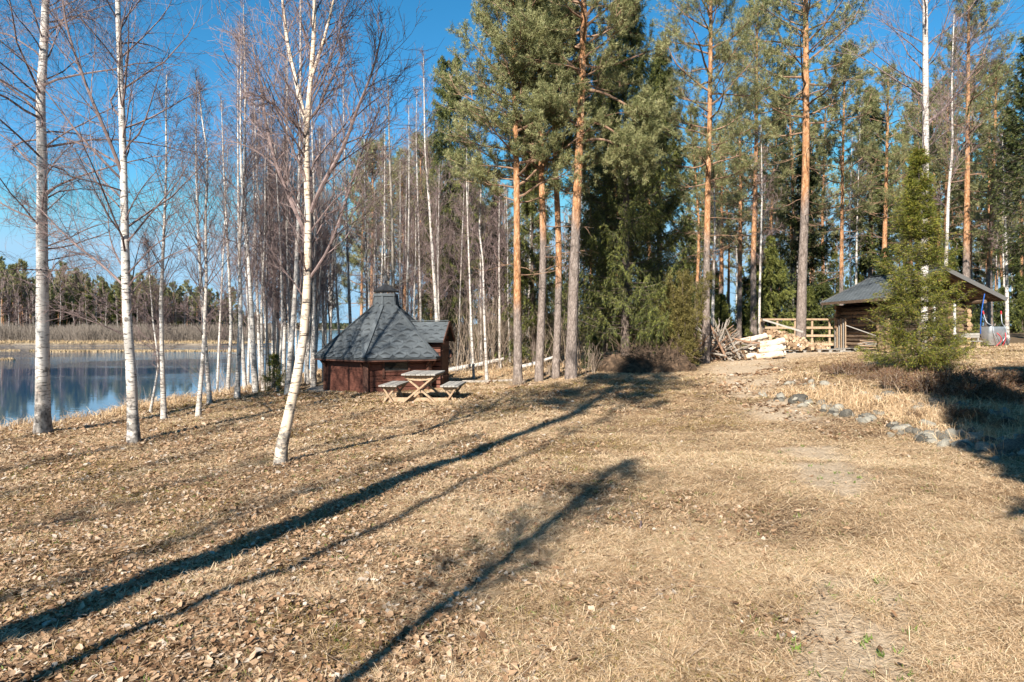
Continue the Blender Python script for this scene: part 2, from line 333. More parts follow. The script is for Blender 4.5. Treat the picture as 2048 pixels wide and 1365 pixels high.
W_ = [PX(*c) for c in cp] + [np.array(p, float) for p in [(-12, 0, -.5), (-5, 0, -.15), (0, 0, .02), (10, 0, .3), (0, -12, .2), (-12, -12, -.4), (14, -12, .5), (12, 8, .5), (40, 60, 1.6), (12, 60, .8), (0, 50, .1),
                                   (-6, 50, -.4), (60, 150, 2.2), (0, 150, .5), (-5, 36, -.3), (3, 36, .2), (60, 0, 1.5), (60, 30, 1.6), (26, 30, 1.3), (28, 15, 1.2), (-8, 80, -.4), (20, 45, 1.1), (6, 30, .35)]]
W_ = np.array(W_)
def _phi(r): return np.where(r > 0, r ** 2 * np.log(np.maximum(r, 1e-9)), 0.0)
_S = 0.1
_P = W_[:, :2] * _S; _n = len(_P)
_K = _phi(np.linalg.norm(_P[:, None] - _P[None], axis=-1)) + np.eye(_n) * 0.02
_A = np.zeros((_n + 3, _n + 3)); _A[:_n, :_n] = _K; _A[:_n, _n] = 1; _A[:_n, _n + 1:] = _P; _A[_n, :_n] = 1; _A[_n + 1:, :_n] = _P.T
_c = np.linalg.solve(_A, np.concatenate([W_[:, 2], np.zeros(3)]))
def sdist(x, y):
    """distance to the shore line: positive on land"""
    p = np.stack([x, y], -1); best = np.full(x.shape, 1e9)
    for a, b_ in zip(shore[:-1], shore[1:]):
        d = b_ - a; t = np.clip(((p - a) @ d) / (d @ d), 0, 1); q = a + t[..., None] * d
        best = np.minimum(best, np.linalg.norm(p - q, axis=-1))
    xs = np.interp(y, shore[:, 1], shore[:, 0]); return np.where(x > xs, best, -best)
def vnoise(x, y, seed=0):
    xi = np.floor(x).astype(np.int64); yi = np.floor(y).astype(np.int64); fx = x - xi; fy = y - yi
    fx = fx * fx * (3 - 2 * fx); fy = fy * fy * (3 - 2 * fy)
    def hsh(a, b_):
        h = (a * 374761393 + b_ * 668265263 + seed * 1442695041) & 0x7fffffff; h = (h ^ (h >> 13)) * 1274126177 & 0x7fffffff
        return ((h ^ (h >> 16)) & 0xffff) / 65535.
    return (hsh(xi, yi) * (1 - fx) + hsh(xi + 1, yi) * fx) * (1 - fy) + (hsh(xi, yi + 1) * (1 - fx) + hsh(xi + 1, yi + 1) * fx) * fy
def zg(x, y, rough=True):
    x = np.asarray(x, float); y = np.asarray(y, float); shp = x.shape; x = x.ravel(); y = y.ravel()
    xc = np.clip(x, -16, 60); yc = np.clip(y, -12, 150); p = np.stack([xc, yc], -1) * _S
    z = np.concatenate([_phi(np.linalg.norm(p[i:i + 20000, None] - _P[None], axis=-1)) @ _c[:_n] for i in range(0, len(p), 20000)]) + _c[_n] + p @ _c[_n + 1:]
    if rough:
        a = np.clip(1.2 - np.hypot(x, y) / 90, .15, 1)
        z = z + a * (.10 * (vnoise(x * .7, y * .7, 1) - .5) + .045 * (vnoise(x * 2.1, y * 2.1, 2) - .5) + .03 * (vnoise(x * 6, y * 6, 3) - .5))
    d = sdist(x, y) + .5 * (vnoise(x * .8, y * .8, 5) - .5)
    k = np.clip((d + 1.4) / 1.6, 0, 1); k = k * k * (3 - 2 * k)
    z = (WATER - .6) * (1 - k) + z * k
    # raised stone bed on the right
    return z.reshape(shp)
def zg1(x, y): return float(zg(np.array([x]), np.array([y]))[0])
def on(u, Y, v=None):
    x = (u - 1024) / F * Y; return np.array([x, Y, zg1(x, Y)])

def axis(lo, hi, c0, c1, fine, grow):
    mid = list(np.arange(c0, c1, fine)); a = []; s_ = fine; x = c1
    while x < hi: a.append(x); s_ *= grow; x += s_
    a.append(hi); b_ = []; s_ = fine; x = c0
    while True:
        s_ *= grow; x -= s_
        if x <= lo: break
        b_.append(x)
    b_.append(lo); return np.array(b_[::-1] + mid + a)
gx = axis(-60, 900, -13, 13, .16, 1.035); gy = axis(-40, 1500, 2.5, 30, .16, 1.03)
X, Y = np.meshgrid(gx, gy); Z = zg(X, Y); nx, ny = len(gx), len(gy)
idx = np.arange(nx * ny).reshape(ny, nx)
Fq = np.stack([idx[:-1, :-1], idx[:-1, 1:], idx[1:, 1:], idx[1:, :-1]], -1).reshape(-1, 4)
# where woods, heath and undergrowth start
edge_y = np.interp(X, [-12, -9.5, -4, -1, 1, 3, 5, 7.5, 11, 15, 20, 30, 60], [15, 24, 29, 26, 25, 24.5, 25, 28, 32, 35, 33, 22, 10])
forest = np.clip((Y - edge_y) / 2.5 + .6 * (vnoise(X * .9, Y * .9, 9) - .5), 0, 1)
heath = np.clip((X - np.interp(Y, [6, 8, 10, 12, 14, 17, 20, 24], [5.3, 6.1, 6.6, 7.2, 7.7, 8.8, 10.8, 13])) / .8 + .8 * (vnoise(X * 1.5, Y * 1.5, 4) - .5), 0, 1) * (Y > 6) * (Y < 26)
TRK = np.array([(1.6, 3.2), (2.7, 5.2), (3.7, 8), (5.0, 12), (6.3, 18), (7.8, 23.5), (10.2, 28), (12.6, 31), (15.5, 32.6)], float)
def track(x, y):
    """how worn the lawn is: 1 on the trodden track, 0 off it"""
    x = np.asarray(x, float); y = np.asarray(y, float); p = np.stack([x, y], -1); best = np.full(x.shape, 1e9)
    for a, b_ in zip(TRK[:-1], TRK[1:]):
        d = b_ - a; t = np.clip(((p - a) @ d) / (d @ d), 0, 1); best = np.minimum(best, np.linalg.norm(p - a - t[..., None] * d, axis=-1))
    n_ = vnoise(x * 1.1, y * 1.1, 40) * .6 + vnoise(x * 3.3, y * 3.3, 41) * .4; wdt = np.interp(y, [4, 10, 18, 26, 33], [.5, .7, 1.1, 1.9, 2.2])
    return np.clip((1.25 - best / wdt) * 1.2, 0, 1) * np.clip((n_ - np.interp(y, [4, 12, 24], [.33, .24, .05])) * 4.5, 0, 1)
sand_ = track(X, Y); sand_f = ((sand_[:-1, :-1] + sand_[1:, 1:]) / 2).reshape(-1)
g = MB(); g.add(np.stack([X, Y, Z], -1).reshape(-1, 3), Fq, sand_f, 0, np.maximum(forest * .85, heath * .75).ravel())
tag(g.build('ground', M['ground'], smooth=True), 'sloping lawn of dry straw coloured grass running down to the lake', kind='structure')

# lake and far land
w = MB(); w.add([(-2500, -60, WATER), (60, -60, WATER), (60, 3200, WATER), (-2500, 3200, WATER)], [[0, 1, 2, 3]])
tag(w.build('lake_water', M['water']), 'calm blue lake mirroring the far forest', kind='structure')
def land_sheet(name, outline, top, label, material, skirt=1.0, thick=.5):
    g_ = MB(); n = len(outline); o = np.array(outline, float); c = o.mean(0)
    V = [(x, y, WATER - .2) for x, y in o] + [tuple(np.array([x, y]) + (c - (x, y)) * min(.9, skirt / np.linalg.norm(c - (x, y)))) + (top,) for x, y in o] + [(c[0], c[1], top)]
    i = np.arange(n); j = (i + 1) % n
    g_.add(V, np.stack([i, j, j + n, i + n], 1)); g_.add(np.array(V), np.stack([i + n, j + n, np.full(n, 2 * n)], 1))
    return tag(g_.build(name, material), label, kind='structure')
land_sheet('far_shore', [(-400, 118), (-110, 124), (-80, 122), (-62, 122), (-54, 128), (-56, 150), (-80, 200), (-115, 290), (-180, 500), (-500, 700), (-900, 400)], WATER + .35, 'low far shore of the bay with dry reeds', M['mud'], 4)
land_sheet('far_shore', [(-900, 950), (-400, 900), (-150, 880), (-60, 900), (200, 980), (200, 1400), (-900, 1400)], WATER + .6, 'distant low shore across the open lake', M['mud'], 6)

# ------------------------------------------------------------------ trees
def grow(P, D, L, Rr, nseg, wob, trop, r_):
    n = len(P); pts = [P]; dirs = [D]
    for i in range(nseg):
        D = norm(D + wob * r_.standard_normal((n, 3)) + np.array([0, 0, 1.]) * (trop * (i + 1) / nseg))
        P = P + D * (L / nseg)[:, None]; pts.append(P); dirs.append(D)
    pts = np.stack(pts, 1); dirs = np.stack(dirs, 1); s = np.linspace(0, 1, nseg + 1)
    rad = Rr[:, None] * (1 - .8 * s)[None]
    return pts, dirs, rad
def kids(pts, dirs, rad, L, k, smin, ang, r_, smax=1.0, flat=0.0, hang=0.0):
    n, s1, _ = pts.shape; ns = s1 - 1
    s = smin + (smax - smin) * (np.arange(k)[None] + r_.random((n, k))) / k
    f = np.clip(s * ns, 0, ns - 1e-3); i = f.astype(int); fr = (f - i)[..., None]; a = np.arange(n)[:, None]
    P = pts[a, i] * (1 - fr) + pts[a, i + 1] * fr; D = dirs[a, i + 1]
    q = r_.standard_normal((n, k, 3))
    if flat:
        side = norm(np.cross(D, np.array([0, 0, 1.]))) * np.where(np.arange(k) % 2, 1, -1)[None, :, None]
        q = q * (1 - flat) + side * flat * 2
    perp = norm(q - (q * D).sum(-1, keepdims=True) * D)
    an = ang * (1 + .25 * r_.standard_normal((n, k)))[..., None]
    D2 = norm(D * np.cos(an) + perp * np.sin(an) + np.array([0, 0, -hang]))
    return P.reshape(-1, 3), D2.reshape(-1, 3), s.reshape(-1), np.repeat(L, k), rad[a, i].reshape(-1)
def add_br(mb, pts, rad, k, t, m):
    A = pts[:, :-1].reshape(-1, 3); B = pts[:, 1:].reshape(-1, 3)
    mb.segs(A, B, rad[:, :-1].ravel(), rad[:, 1:].ravel(), k, t, m)
def smooth_path(P, n):
    P = np.asarray(P, float); t = np.concatenate([[0], np.cumsum(np.linalg.norm(np.diff(P, axis=0), axis=1))]); T = np.linspace(0, t[-1], n)
    q = np.stack([np.interp(T, t, P[:, i]) for i in range(3)], 1)
    for _ in range(2): q[1:-1] = (q[:-2] + 2 * q[1:-1] + q[2:]) / 4
    return q
def trunk_at(path, s):
    n = len(path) - 1; f = np.clip(s * n, 0, n - 1e-3); i = f.astype(int); return path[i] * (1 - (f - i))[:, None] + path[i + 1] * (f - i)[:, None]
def trunk_mb(path, r0, r1, k=12, foot=1.25, hgt=None, wob=.02, m=0):
    n = len(path); s = np.linspace(0, 1, n); rad = r0 + (r1 - r0) * s ** .9
    z = path[:, 2] - path[0, 2]; rad = rad * (1 + (foot - 1) * np.exp(-np.maximum(z, 0) / .25))
    P = path.copy(); P[0, 2] -= .35
    return MB().tube(P, rad, k, wob=wob, h=hgt, m=m)

def birch_parts(path, r0, r1, seed, cs=.3, npri=36, plen=2.6, ang=.7, trop=.35, droop=0.0, dens=1.0, k3=5, rough_foot=1.0, twig=.003, alder=False):
    r_ = np.random.default_rng(seed); n = len(path); H = path[-1, 2] - path[0, 2]
    z = path[:, 2] - path[0, 2]; hgt = rough_foot * np.exp(-z / .6) * .6 + .12
    tr = trunk_mb(path, r0, r1, 12, 1.55, hgt, .035)
    cr = MB(); npri = int(npri * dens)
    s = cs + (0.985 - cs) * (np.arange(npri) + r_.random(npri)) / npri
    P = trunk_at(path, s); az = r_.random(npri) * 2 * np.pi; an = ang * (1 + .25 * r_.standard_normal(npri)) * (1.15 - .5 * s)
    D = np.stack([np.cos(az) * np.sin(an), np.sin(az) * np.sin(an), np.cos(an)], 1)
    t = (s - cs) / (1 - cs); L = plen * (np.minimum(1, .35 + 2.2 * t) * (1.06 - t) ** .65) * (.7 + .6 * r_.random(npri))
    rt = r0 + (r1 - r0) * s; Rr = np.minimum(rt * .36, .005 + L * .0068)
    p1, d1, a1 = grow(P, D, L, Rr, 7, .11, trop * .25 - droop * .25, r_); add_br(cr, p1, a1, 5, .25 + .3 * r_.random(), 1)
    P2, D2, s2, L2, R2 = kids(p1, d1, a1, L, int(8 * dens) + 1, .15, .65, r_); L2 = L2 * .42 * (1.15 - .6 * s2) * (.6 + .7 * r_.random(len(s2)))
    p2, d2, a2 = grow(P2, D2, L2, np.minimum(R2 * .5, .0075), 4, .16, trop * .2 - droop * .5, r_); add_br(cr, p2, np.maximum(a2, twig), 3, r_.random(p2.shape[0] * 4), 1)
    P3, D3, s3, L3, R3 = kids(p2, d2, a2, L2, k3, .1, .6, r_); L3 = np.maximum(.18, L3 * .55) * (.6 + .8 * r_.random(len(s3)))
    p3, d3, a3 = grow(P3, D3, L3, np.full(len(P3), twig), 3, .2, trop * .1 - droop * .9, r_); add_br(cr, p3, np.maximum(a3, twig * .6), 3, r_.random(p3.shape[0] * 3), 1)
    if droop > .2:
        P4, D4, s4, L4, R4 = kids(p3, d3, a3, L3, 2, .3, .4, r_); L4 = .25 + .35 * r_.random(len(s4))
        p4, d4, a4 = grow(P4, D4, L4, np.full(len(P4), twig * .8), 2, .2, -droop * 1.2, r_); add_br(cr, p4, np.maximum(a4, twig * .6), 3, r_.random(p4.shape[0] * 2), 1)
    return tr, cr
def make_birch(path, r0, r1, seed, extra=None, bark='birch', **kw):
    """path in world coordinates; the tree's Empty stands at its foot"""
    path = smooth_path(path, 36); base = path[0].copy(); base[2] = zg1(base[0], base[1]); loc = path - base
    tr, cr = birch_parts(loc, r0, r1, seed, **kw)
    if extra:
        for pts, ra, rb, mm in extra:
            q = smooth_path(np.array(pts), 14) - base; tr.tube(q, np.linspace(ra, rb, 14), 8, h=np.full(14, .1), cap=False) if mm == 0 else cr.tube(q, np.linspace(ra, rb, 14), 6, m=1, cap=False)
            r_ = np.random.default_rng(seed + 5)
            P2, D2, s2, L2, R2 = kids(q[None], norm(np.gradient(q, axis=0))[None], np.linspace(ra, rb, 14)[None], np.array([np.linalg.norm(q[-1] - q[0])]), 18, .12, .6, r_)
            L2 = np.minimum(2.0, L2 * .45) * (.5 + .7 * r_.random(len(s2))) * (1.1 - .5 * s2)
            p2, d2, a2 = grow(P2, D2, L2, np.minimum(R2 * .5, .012), 5, .13, .12, r_); add_br(cr, p2, a2, 3, .4, 1)
            P3, D3, s3, L3, R3 = kids(p2, d2, a2, L2, 9, .1, .6, r_); L3 = L3 * .4 * (.6 + .7 * r_.random(len(s3)))
            p3, d3, a3 = grow(P3, D3, L3, np.full(len(P3), .004), 3, .18, .1, r_); add_br(cr, p3, np.maximum(a3, .0025), 3, r_.random(len(P3) * 3), 1)
            P4, D4, s4, L4, R4 = kids(p3, d3, a3, L3, 4, .1, .6, r_); p4, d4, a4 = grow(P4, D4, L4 * .5, np.full(len(P4), .003), 2, .18, .1, r_); add_br(cr, p4, np.maximum(a4, .002), 3, r_.random(len(P4) * 2), 1)
    e = empty('birch_tree', base); tr.build('trunk', [M[bark]], e, smooth=True); cr.build('crown', [M[bark], M['twig']], e)
    return e

def pine_parts(path, r0, r1, seed, cs=.5, npri=34, plen=2.4, dens=1.0, orange=.35, blade=(.10, .013), K=9, dead=8, k2=8, k3=5):
    r_ = np.random.default_rng(seed); z = path[:, 2] - path[0, 2]; H = z[-1]
    hgt = np.clip((z - orange * H * .55) / (H * .3), 0, .6)
    tr = trunk_mb(path, r0, r1, 14, 1.18, hgt, .025); cr = MB()
    s = cs + (.995 - cs) * ((np.arange(npri) + r_.random(npri)) / npri); P = trunk_at(path, s); az = np.arange(npri) * 2.4 + r_.random(npri)
    t = (s - cs) / (1 - cs); an = 1.55 - .95 * t ** 1.5 + .15 * r_.standard_normal(npri)
    D = np.stack([np.cos(az) * np.sin(an), np.sin(az) * np.sin(an), np.cos(an)], 1)
    L = plen * np.clip(.55 + 1.6 * t, 0, 1) * np.sqrt(np.clip(1.05 - t, .03, 1)) * (.65 + .6 * r_.random(npri))
    p1, d1, a1 = grow(P, D, L, np.minimum(.014 + L * .012, .06), 7, .12, .16, r_); add_br(cr, p1, a1, 5, .4, 0)
    P2, D2, s2, L2, R2 = kids(p1, d1, a1, L, k2, .28, .75, r_, flat=.45); L2 = (L2 * .42 * (1.15 - .7 * s2) + .15) * (.6 + .7 * r_.random(len(s2)))
    p2, d2, a2 = grow(P2, D2, L2, np.full(len(P2), .012), 4, .16, .22, r_); add_br(cr, p2, a2, 3, .4, 0)
    P3, D3, s3, L3, R3 = kids(p2, d2, a2, L2, k3, .3, .7, r_); L3 = .14 + .2 * r_.random(len(s3))
    p3, d3, a3 = grow(P3, D3, L3, np.full(len(P3), .006), 2, .15, .35, r_); add_br(cr, p3, a3, 3, .4, 0)
    tufP = p3[:, 1:].reshape(-1, 3); tufD = d3[:, 1:].reshape(-1, 3)
    tufP = np.concatenate([tufP, p2[:, 2:].reshape(-1, 3)]); tufD = np.concatenate([tufD, d2[:, 2:].reshape(-1, 3)])
    n = len(tufP); tt = np.clip(.5 + .22 * r_.standard_normal(n), 0, 1)
    P4 = np.repeat(tufP, K, 0) + r_.standard_normal((n * K, 3)) * .03
    D4 = norm(np.repeat(tufD, K, 0) * .8 + r_.standard_normal((n * K, 3)) * .75)
    cr.blades(P4, D4, blade[0] * (.7 + .6 * r_.random(n * K)), blade[1], np.clip(np.repeat(tt, K) + .12 * r_.standard_normal(n * K), 0, 1), 1)
    if dead:   # bare dead limbs under the crown
        sD = cs * (.55 + .45 * r_.random(dead)); P = trunk_at(path, sD); az = r_.random(dead) * 6.28
        D = np.stack([np.cos(az), np.sin(az), .1 * r_.standard_normal(dead)], 1); L = plen * (.15 + .55 * r_.random(dead))
        p1, d1, a1 = grow(P, norm(D), L, np.full(dead, .018), 5, .15, 0, r_); add_br(cr, p1, a1, 4, .4, 0)
        P2, D2, s2, L2, R2 = kids(p1, d1, a1, L, 6, .2, .7, r_); p2, d2, a2 = grow(P2, D2, L2 * .35, np.full(len(P2), .008), 3, .2, 0, r_); add_br(cr, p2, a2, 3, .4, 0)
    return tr, cr
def make_pine(path, r0, r1, seed, limbs=(), **kw):
    path = smooth_path(path, 30); base = path[0].copy(); base[2] = zg1(base[0], base[1])
    tr, cr = pine_parts(path - base, r0, r1, seed, **kw); r_ = np.random.default_rng(seed + 3)
    for pts, ra, frm in limbs:      # single heavy limbs that the photo shows one by one
        q = smooth_path(np.array(pts), 16) - base; cr.tube(q, np.linspace(ra, ra * .3, 16), 7, m=0, cap=False)
        Lq = np.linalg.norm(q[-1] - q[0]); P2, D2, s2, L2, R2 = kids(q[None], norm(np.gradient(q, axis=0))[None], np.linspace(ra, .01, 16)[None], np.array([Lq]), 26, frm, .9, r_)
        L2 = (.35 + .35 * Lq * r_.random(len(s2))); p2, d2, a2 = grow(P2, D2, L2, np.full(len(P2), .010), 4, .18, .15, r_); add_br(cr, p2, a2, 3, .4, 0)
        P3, D3, s3, L3, R3 = kids(p2, d2, a2, L2, 9, .2, .7, r_); p3, d3, a3 = grow(P3, D3, .14 + .2 * r_.random(len(P3)), np.full(len(P3), .005), 2, .15, .35, r_); add_br(cr, p3, a3, 3, .4, 0)
        A = p3.reshape(-1, 3); Dd = d3.reshape(-1, 3); n = len(A); K = 16; tt = np.repeat(np.clip(.5 + .22 * r_.standard_normal(n), 0, 1), K)
        cr.blades(np.repeat(A, K, 0) + r_.normal(0, .03, (n * K, 3)), norm(np.repeat(Dd, K, 0) * .8 + r_.normal(0, .75, (n * K, 3))), .10 * (.7 + .6 * r_.random(n * K)), .015, tt, 1)
    e = empty('pine_tree', base); tr.build('trunk', [M['pine']], e, smooth=True); cr.build('crown', [M['limb'], M['needle']], e)
    return e

def spruce_parts(H, seed, rad=2.2, cs=.08, npri=120, r0=.16, k2=12, nb=5, K=3, blade=(.07, .022), droop=.45, hang=.5, prof=.8, ang0=1.75, wobble=.12, tiers=0, low=.95, stray=.33):
    r_ = np.random.default_rng(seed); path = smooth_path(np.array([(0, 0, 0), (.03 * H * r_.standard_normal() * .2, .01 * H * r_.standard_normal() * .3, H * .5), (0, 0, H)]), 20)
    tr = trunk_mb(path, r0, .012, 10, 1.2, None, .03); cr = MB()
    s = cs + (.985 - cs) * np.sort(r_.random(npri)) ** low; s = (np.round(s * tiers) / tiers + .005 * r_.standard_normal(npri)).clip(cs, .985) if tiers else s; P = trunk_at(path, s); az = r_.random(npri) * 2 * np.pi; t = (s - cs) / (1 - cs)
    L = rad * np.clip((1 - t), .02, 1) ** prof * (.62 + .55 * r_.random(npri)); an = ang0 - .95 * t ** 1.3 + .1 * r_.standard_normal(npri)
    D = np.stack([np.cos(az) * np.sin(an), np.sin(az) * np.sin(an), np.cos(an)], 1)
    p1, d1, a1 = grow(P, D, L, np.full(npri, .006) + L * .008, 6, .07, droop * .5, r_); add_br(cr, p1, a1, 4, .4, 0)
    P2, D2, s2, L2, R2 = kids(p1, d1, a1, L, k2, .18, .85, r_, flat=.75, hang=hang); L2 = (.12 + L2 * .30 * (1.2 - s2)) * (.6 + .7 * r_.random(len(s2)))
    p2, d2, a2 = grow(P2, D2, L2, np.full(len(P2), .004), nb, wobble, -hang * .35, r_); add_br(cr, p2, a2, 3, .4, 0)
    A = np.concatenate([p2.reshape(-1, 3), p1[:, 2:].reshape(-1, 3)]); Dd = np.concatenate([d2.reshape(-1, 3), d1[:, 2:].reshape(-1, 3)])
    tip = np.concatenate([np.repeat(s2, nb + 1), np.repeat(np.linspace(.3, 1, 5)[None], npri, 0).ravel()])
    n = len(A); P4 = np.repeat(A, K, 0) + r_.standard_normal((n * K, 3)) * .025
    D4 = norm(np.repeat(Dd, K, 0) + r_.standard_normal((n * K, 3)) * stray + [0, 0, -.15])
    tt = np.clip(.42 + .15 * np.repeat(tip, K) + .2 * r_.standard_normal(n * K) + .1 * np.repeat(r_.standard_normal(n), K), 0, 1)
    cr.blades(P4, D4, blade[0] * (.7 + .7 * r_.random(n * K)), blade[1], tt, 1)
    return tr, cr
def make_spruce(loc, H, seed, name='spruce_tree', needle='spruce', bark='sprucebark', **kw):
    tr, cr = spruce_parts(H, seed, **kw)
    e = empty(name, loc); tr.build('trunk', [M[bark]], e, smooth=True); cr.build('crown', [M[bark], M[needle]], e)
    return e
#==TREES==
# ---- birches standing alone on the slope
def bp(lst, Y, Ylean=0.0):
    """trunk line: foot on the ground at depth Y, then the given points"""
    P = pts_px(lst, Y); P[:, 1] += np.linspace(0, Ylean, len(P)); P[0] = on(lst[0][0], Y); return P
GB = 'birches standing on the grassy slope by the lake'
b1 = make_birch(bp([(86, 868), (85, 700), (85, 600), (84, 460), (85, 300), (80, 215), (88, 100), (92, 0), (95, -160), (92, -330)], 14.5), .143, .048, 11, cs=.24, npri=54, plen=3.6, ang=1.15, trop=.05, droop=.34, dens=1.25, rough_foot=1.6, twig=.0025)
tag(b1, 'thick old white birch at the water edge, leftmost tree trunk', 'birch tree', GB)
b2 = make_birch(bp([(268, 888), (263, 760), (262, 712), (255, 670), (253, 600), (250, 460), (245, 250), (240, 120), (235, 0), (236, -150), (230, -260)], 13.2), .10, .03, 12, cs=.18, npri=44, plen=3.2, ang=.85, trop=.3, droop=.12, dens=1.1, rough_foot=1.1, twig=.0025,
                extra=[([PX(247, 355, 13.2), PX(215, 270, 13), PX(183, 200, 12.8), PX(150, 110, 12.8), PX(128, 40, 12.7), PX(120, -60, 12.7)], .035, .012, 1),
                       ([PX(246, 570, 13.2), PX(205, 530, 13.3), PX(150, 490, 13.4), PX(105, 445, 13.6), PX(60, 395, 13.7)], .026, .008, 1)])
tag(b2, 'slim white birch on the bank, first trunk right of the thick old birch', 'birch tree', GB)
b3 = make_birch(bp([(557, 930), (566, 880), (578, 830), (590, 775), (606, 690), (614, 600), (617, 450), (613, 330), (613, 250), (622, 160), (629, 60), (630, -80), (634, -260)], 10), .080, .013, 13, cs=.26, npri=34, plen=2.2, ang=.6, trop=.5, dens=1.0, rough_foot=.9, twig=.0020, bark='creambirch',
                extra=[([PX(622, 425, 10), PX(632, 390, 9.95), PX(668, 330, 9.9), PX(698, 280, 9.9), PX(706, 235, 9.9), PX(745, 150, 9.8), PX(765, 60, 9.8)], .034, .010, 1),
                       ([PX(612, 470, 10), PX(585, 410, 10.05), PX(556, 345, 10.1), PX(533, 260, 10.2), PX(525, 190, 10.3), PX(505, 90, 10.3)], .030, .009, 1),
                       ([PX(613, 245, 10), PX(601, 215, 10.05), PX(594, 165, 10.1), PX(578, 110, 10.2), PX(566, 20, 10.3), PX(560, -90, 10.3)], .040, .012, 0),
                       ([PX(620, 238, 10), PX(636, 222, 9.95), PX(650, 185, 9.9), PX(668, 150, 9.85), PX(690, 90, 9.8)], .020, .007, 1),
                       ([PX(622, 160, 10), PX(642, 100, 10.0), PX(655, 55, 10.0), PX(672, -20, 10.0), PX(690, -120, 10)], .026, .010, 0),
                       ([PX(613, 275, 10), PX(580, 240, 9.9), PX(545, 205, 9.8), PX(500, 185, 9.7)], .020, .006, 1),
                       ([PX(617, 560, 10), PX(660, 500, 10), PX(702, 370, 10.1), PX(725, 300, 10.2), PX(760, 215, 10.2)], .022, .007, 1)])
tag(b3, 'leaning cream barked birch nearest the camera with wide dark limbs', 'birch tree', GB)
# ---- the birch grove along the bank: (trunk points, depth, foot radius, seed, length of limbs)
grove = [
    ([(328, 838), (324, 700), (322, 600), (328, 470), (333, 330), (332, 190), (334, 150)], 16.6, .062, 21, 1.7),
    ([(396, 836), (408, 690), (413, 560), (411, 430), (416, 305), (406, 255), (398, 180)], 16.4, .055, 22, 1.8),
    ([(420, 804), (408, 650), (398, 500), (392, 330), (393, 155)], 19, .062, 23, 1.8),
    ([(474, 797), (482, 620), (478, 500), (488, 360), (491, 180), (487, 10)], 20.3, .075, 24, 2.1),
    ([(512, 786), (504, 640), (496, 500), (482, 340), (481, 180), (484, 60)], 21.5, .085, 25, 2.3),
    ([(455, 800), (463, 650), (455, 480), (447, 330), (443, 200)], 21.8, .06, 26, 1.8),
    ([(540, 780), (530, 620), (520, 450), (513, 330), (508, 180)], 24.5, .07, 27, 2.0),
    ([(574, 776), (590, 600), (598, 400), (601, 200), (601, 0), (600, -120)], 20.8, .085, 28, 2.4),
    ([(627, 774), (628, 620), (631, 470), (625, 300), (622, 160)], 24, .085, 29, 2.0),
    ([(650, 745), (652, 600), (641, 450), (640, 300)], 30, .07, 30, 2.0),
    ([(683, 700), (672, 560), (668, 420), (665, 280), (662, 200)], 30, .07, 31, 2.0),
    ([(705, 690), (697, 560), (692, 400), (688, 260), (686, 160)], 31, .09, 32, 2.4),
    ([(735, 680), (733, 540), (730, 400), (728, 230)], 33, .07, 33, 2.1),
    ([(560, 770), (553, 640), (547, 500), (543, 350)], 27, .05, 34, 1.6),
    ([(600, 770), (606, 640), (612, 500), (611, 380), (608, 260)], 29, .06, 35, 1.8),
    ([(432, 790), (440, 650), (446, 520), (452, 400), (456, 290)], 24, .05, 36, 1.6),
    ([(495, 780), (500, 640), (508, 480), (515, 330), (520, 200)], 26.5, .06, 37, 1.8),
    ([(663, 720), (660, 600), (655, 480), (650, 350), (652, 230)], 36, .08, 38, 2.2),
    ([(872, 770), (874, 640), (866, 520), (858, 400), (850, 300), (847, 110)], 27, .09, 39, 2.2),
    ([(948, 765), (942, 640), (938, 520), (934, 400), (933, 260), (935, 150)], 25.5, .045, 40, 1.4),
    ([(974, 772), (969, 640), (966, 520), (958, 460), (963, 380), (961, 300)], 24, .055, 41, 1.5),
    ([(1000, 745), (999, 620), (998, 480), (999, 350)], 30, .07, 42, 1.7),
    ([(757, 690), (763, 560), (768, 420), (771, 300)], 37, .08, 43, 2.2),
    ([(800, 690), (806, 560), (812, 420), (815, 300)], 36, .075, 44, 2.2),
    ([(843, 690), (840, 560), (836, 420), (832, 260), (834, 180)], 34, .07, 45, 2.2),
    ([(915, 740), (920, 600), (925, 460), (930, 330)], 32, .05, 46, 1.6),
    ([(1020, 740), (1016, 600), (1015, 460), (1012, 380)], 34, .05, 47, 1.5),
    ([(300, 845), (318, 730), (306, 640), (300, 560), (296, 480)], 17.6, .03, 48, 1.0),
    ([(555, 778), (565, 650), (562, 520), (556, 400), (550, 290)], 22.6, .05, 49, 1.6),
    ([(592, 776), (582, 650), (575, 520), (570, 400), (566, 290)], 25, .055, 50, 1.8),
]
grove_objs = []
for i, (tp, Yd, rr, sdn, pl) in enumerate(grove):
    P = bp(tp, Yd); dpx = P[-1] - P[-2]
    e = make_birch(P, rr, .012, sdn, cs=.22, npri=34, plen=pl, ang=.62, trop=.42, dens=1.0, k3=6, rough_foot=.6, twig=.0030 * max(1, Yd / 22))
    grove_objs.append(e); tag(e, 'x', 'birch tree', 'young birches of the lakeside grove')
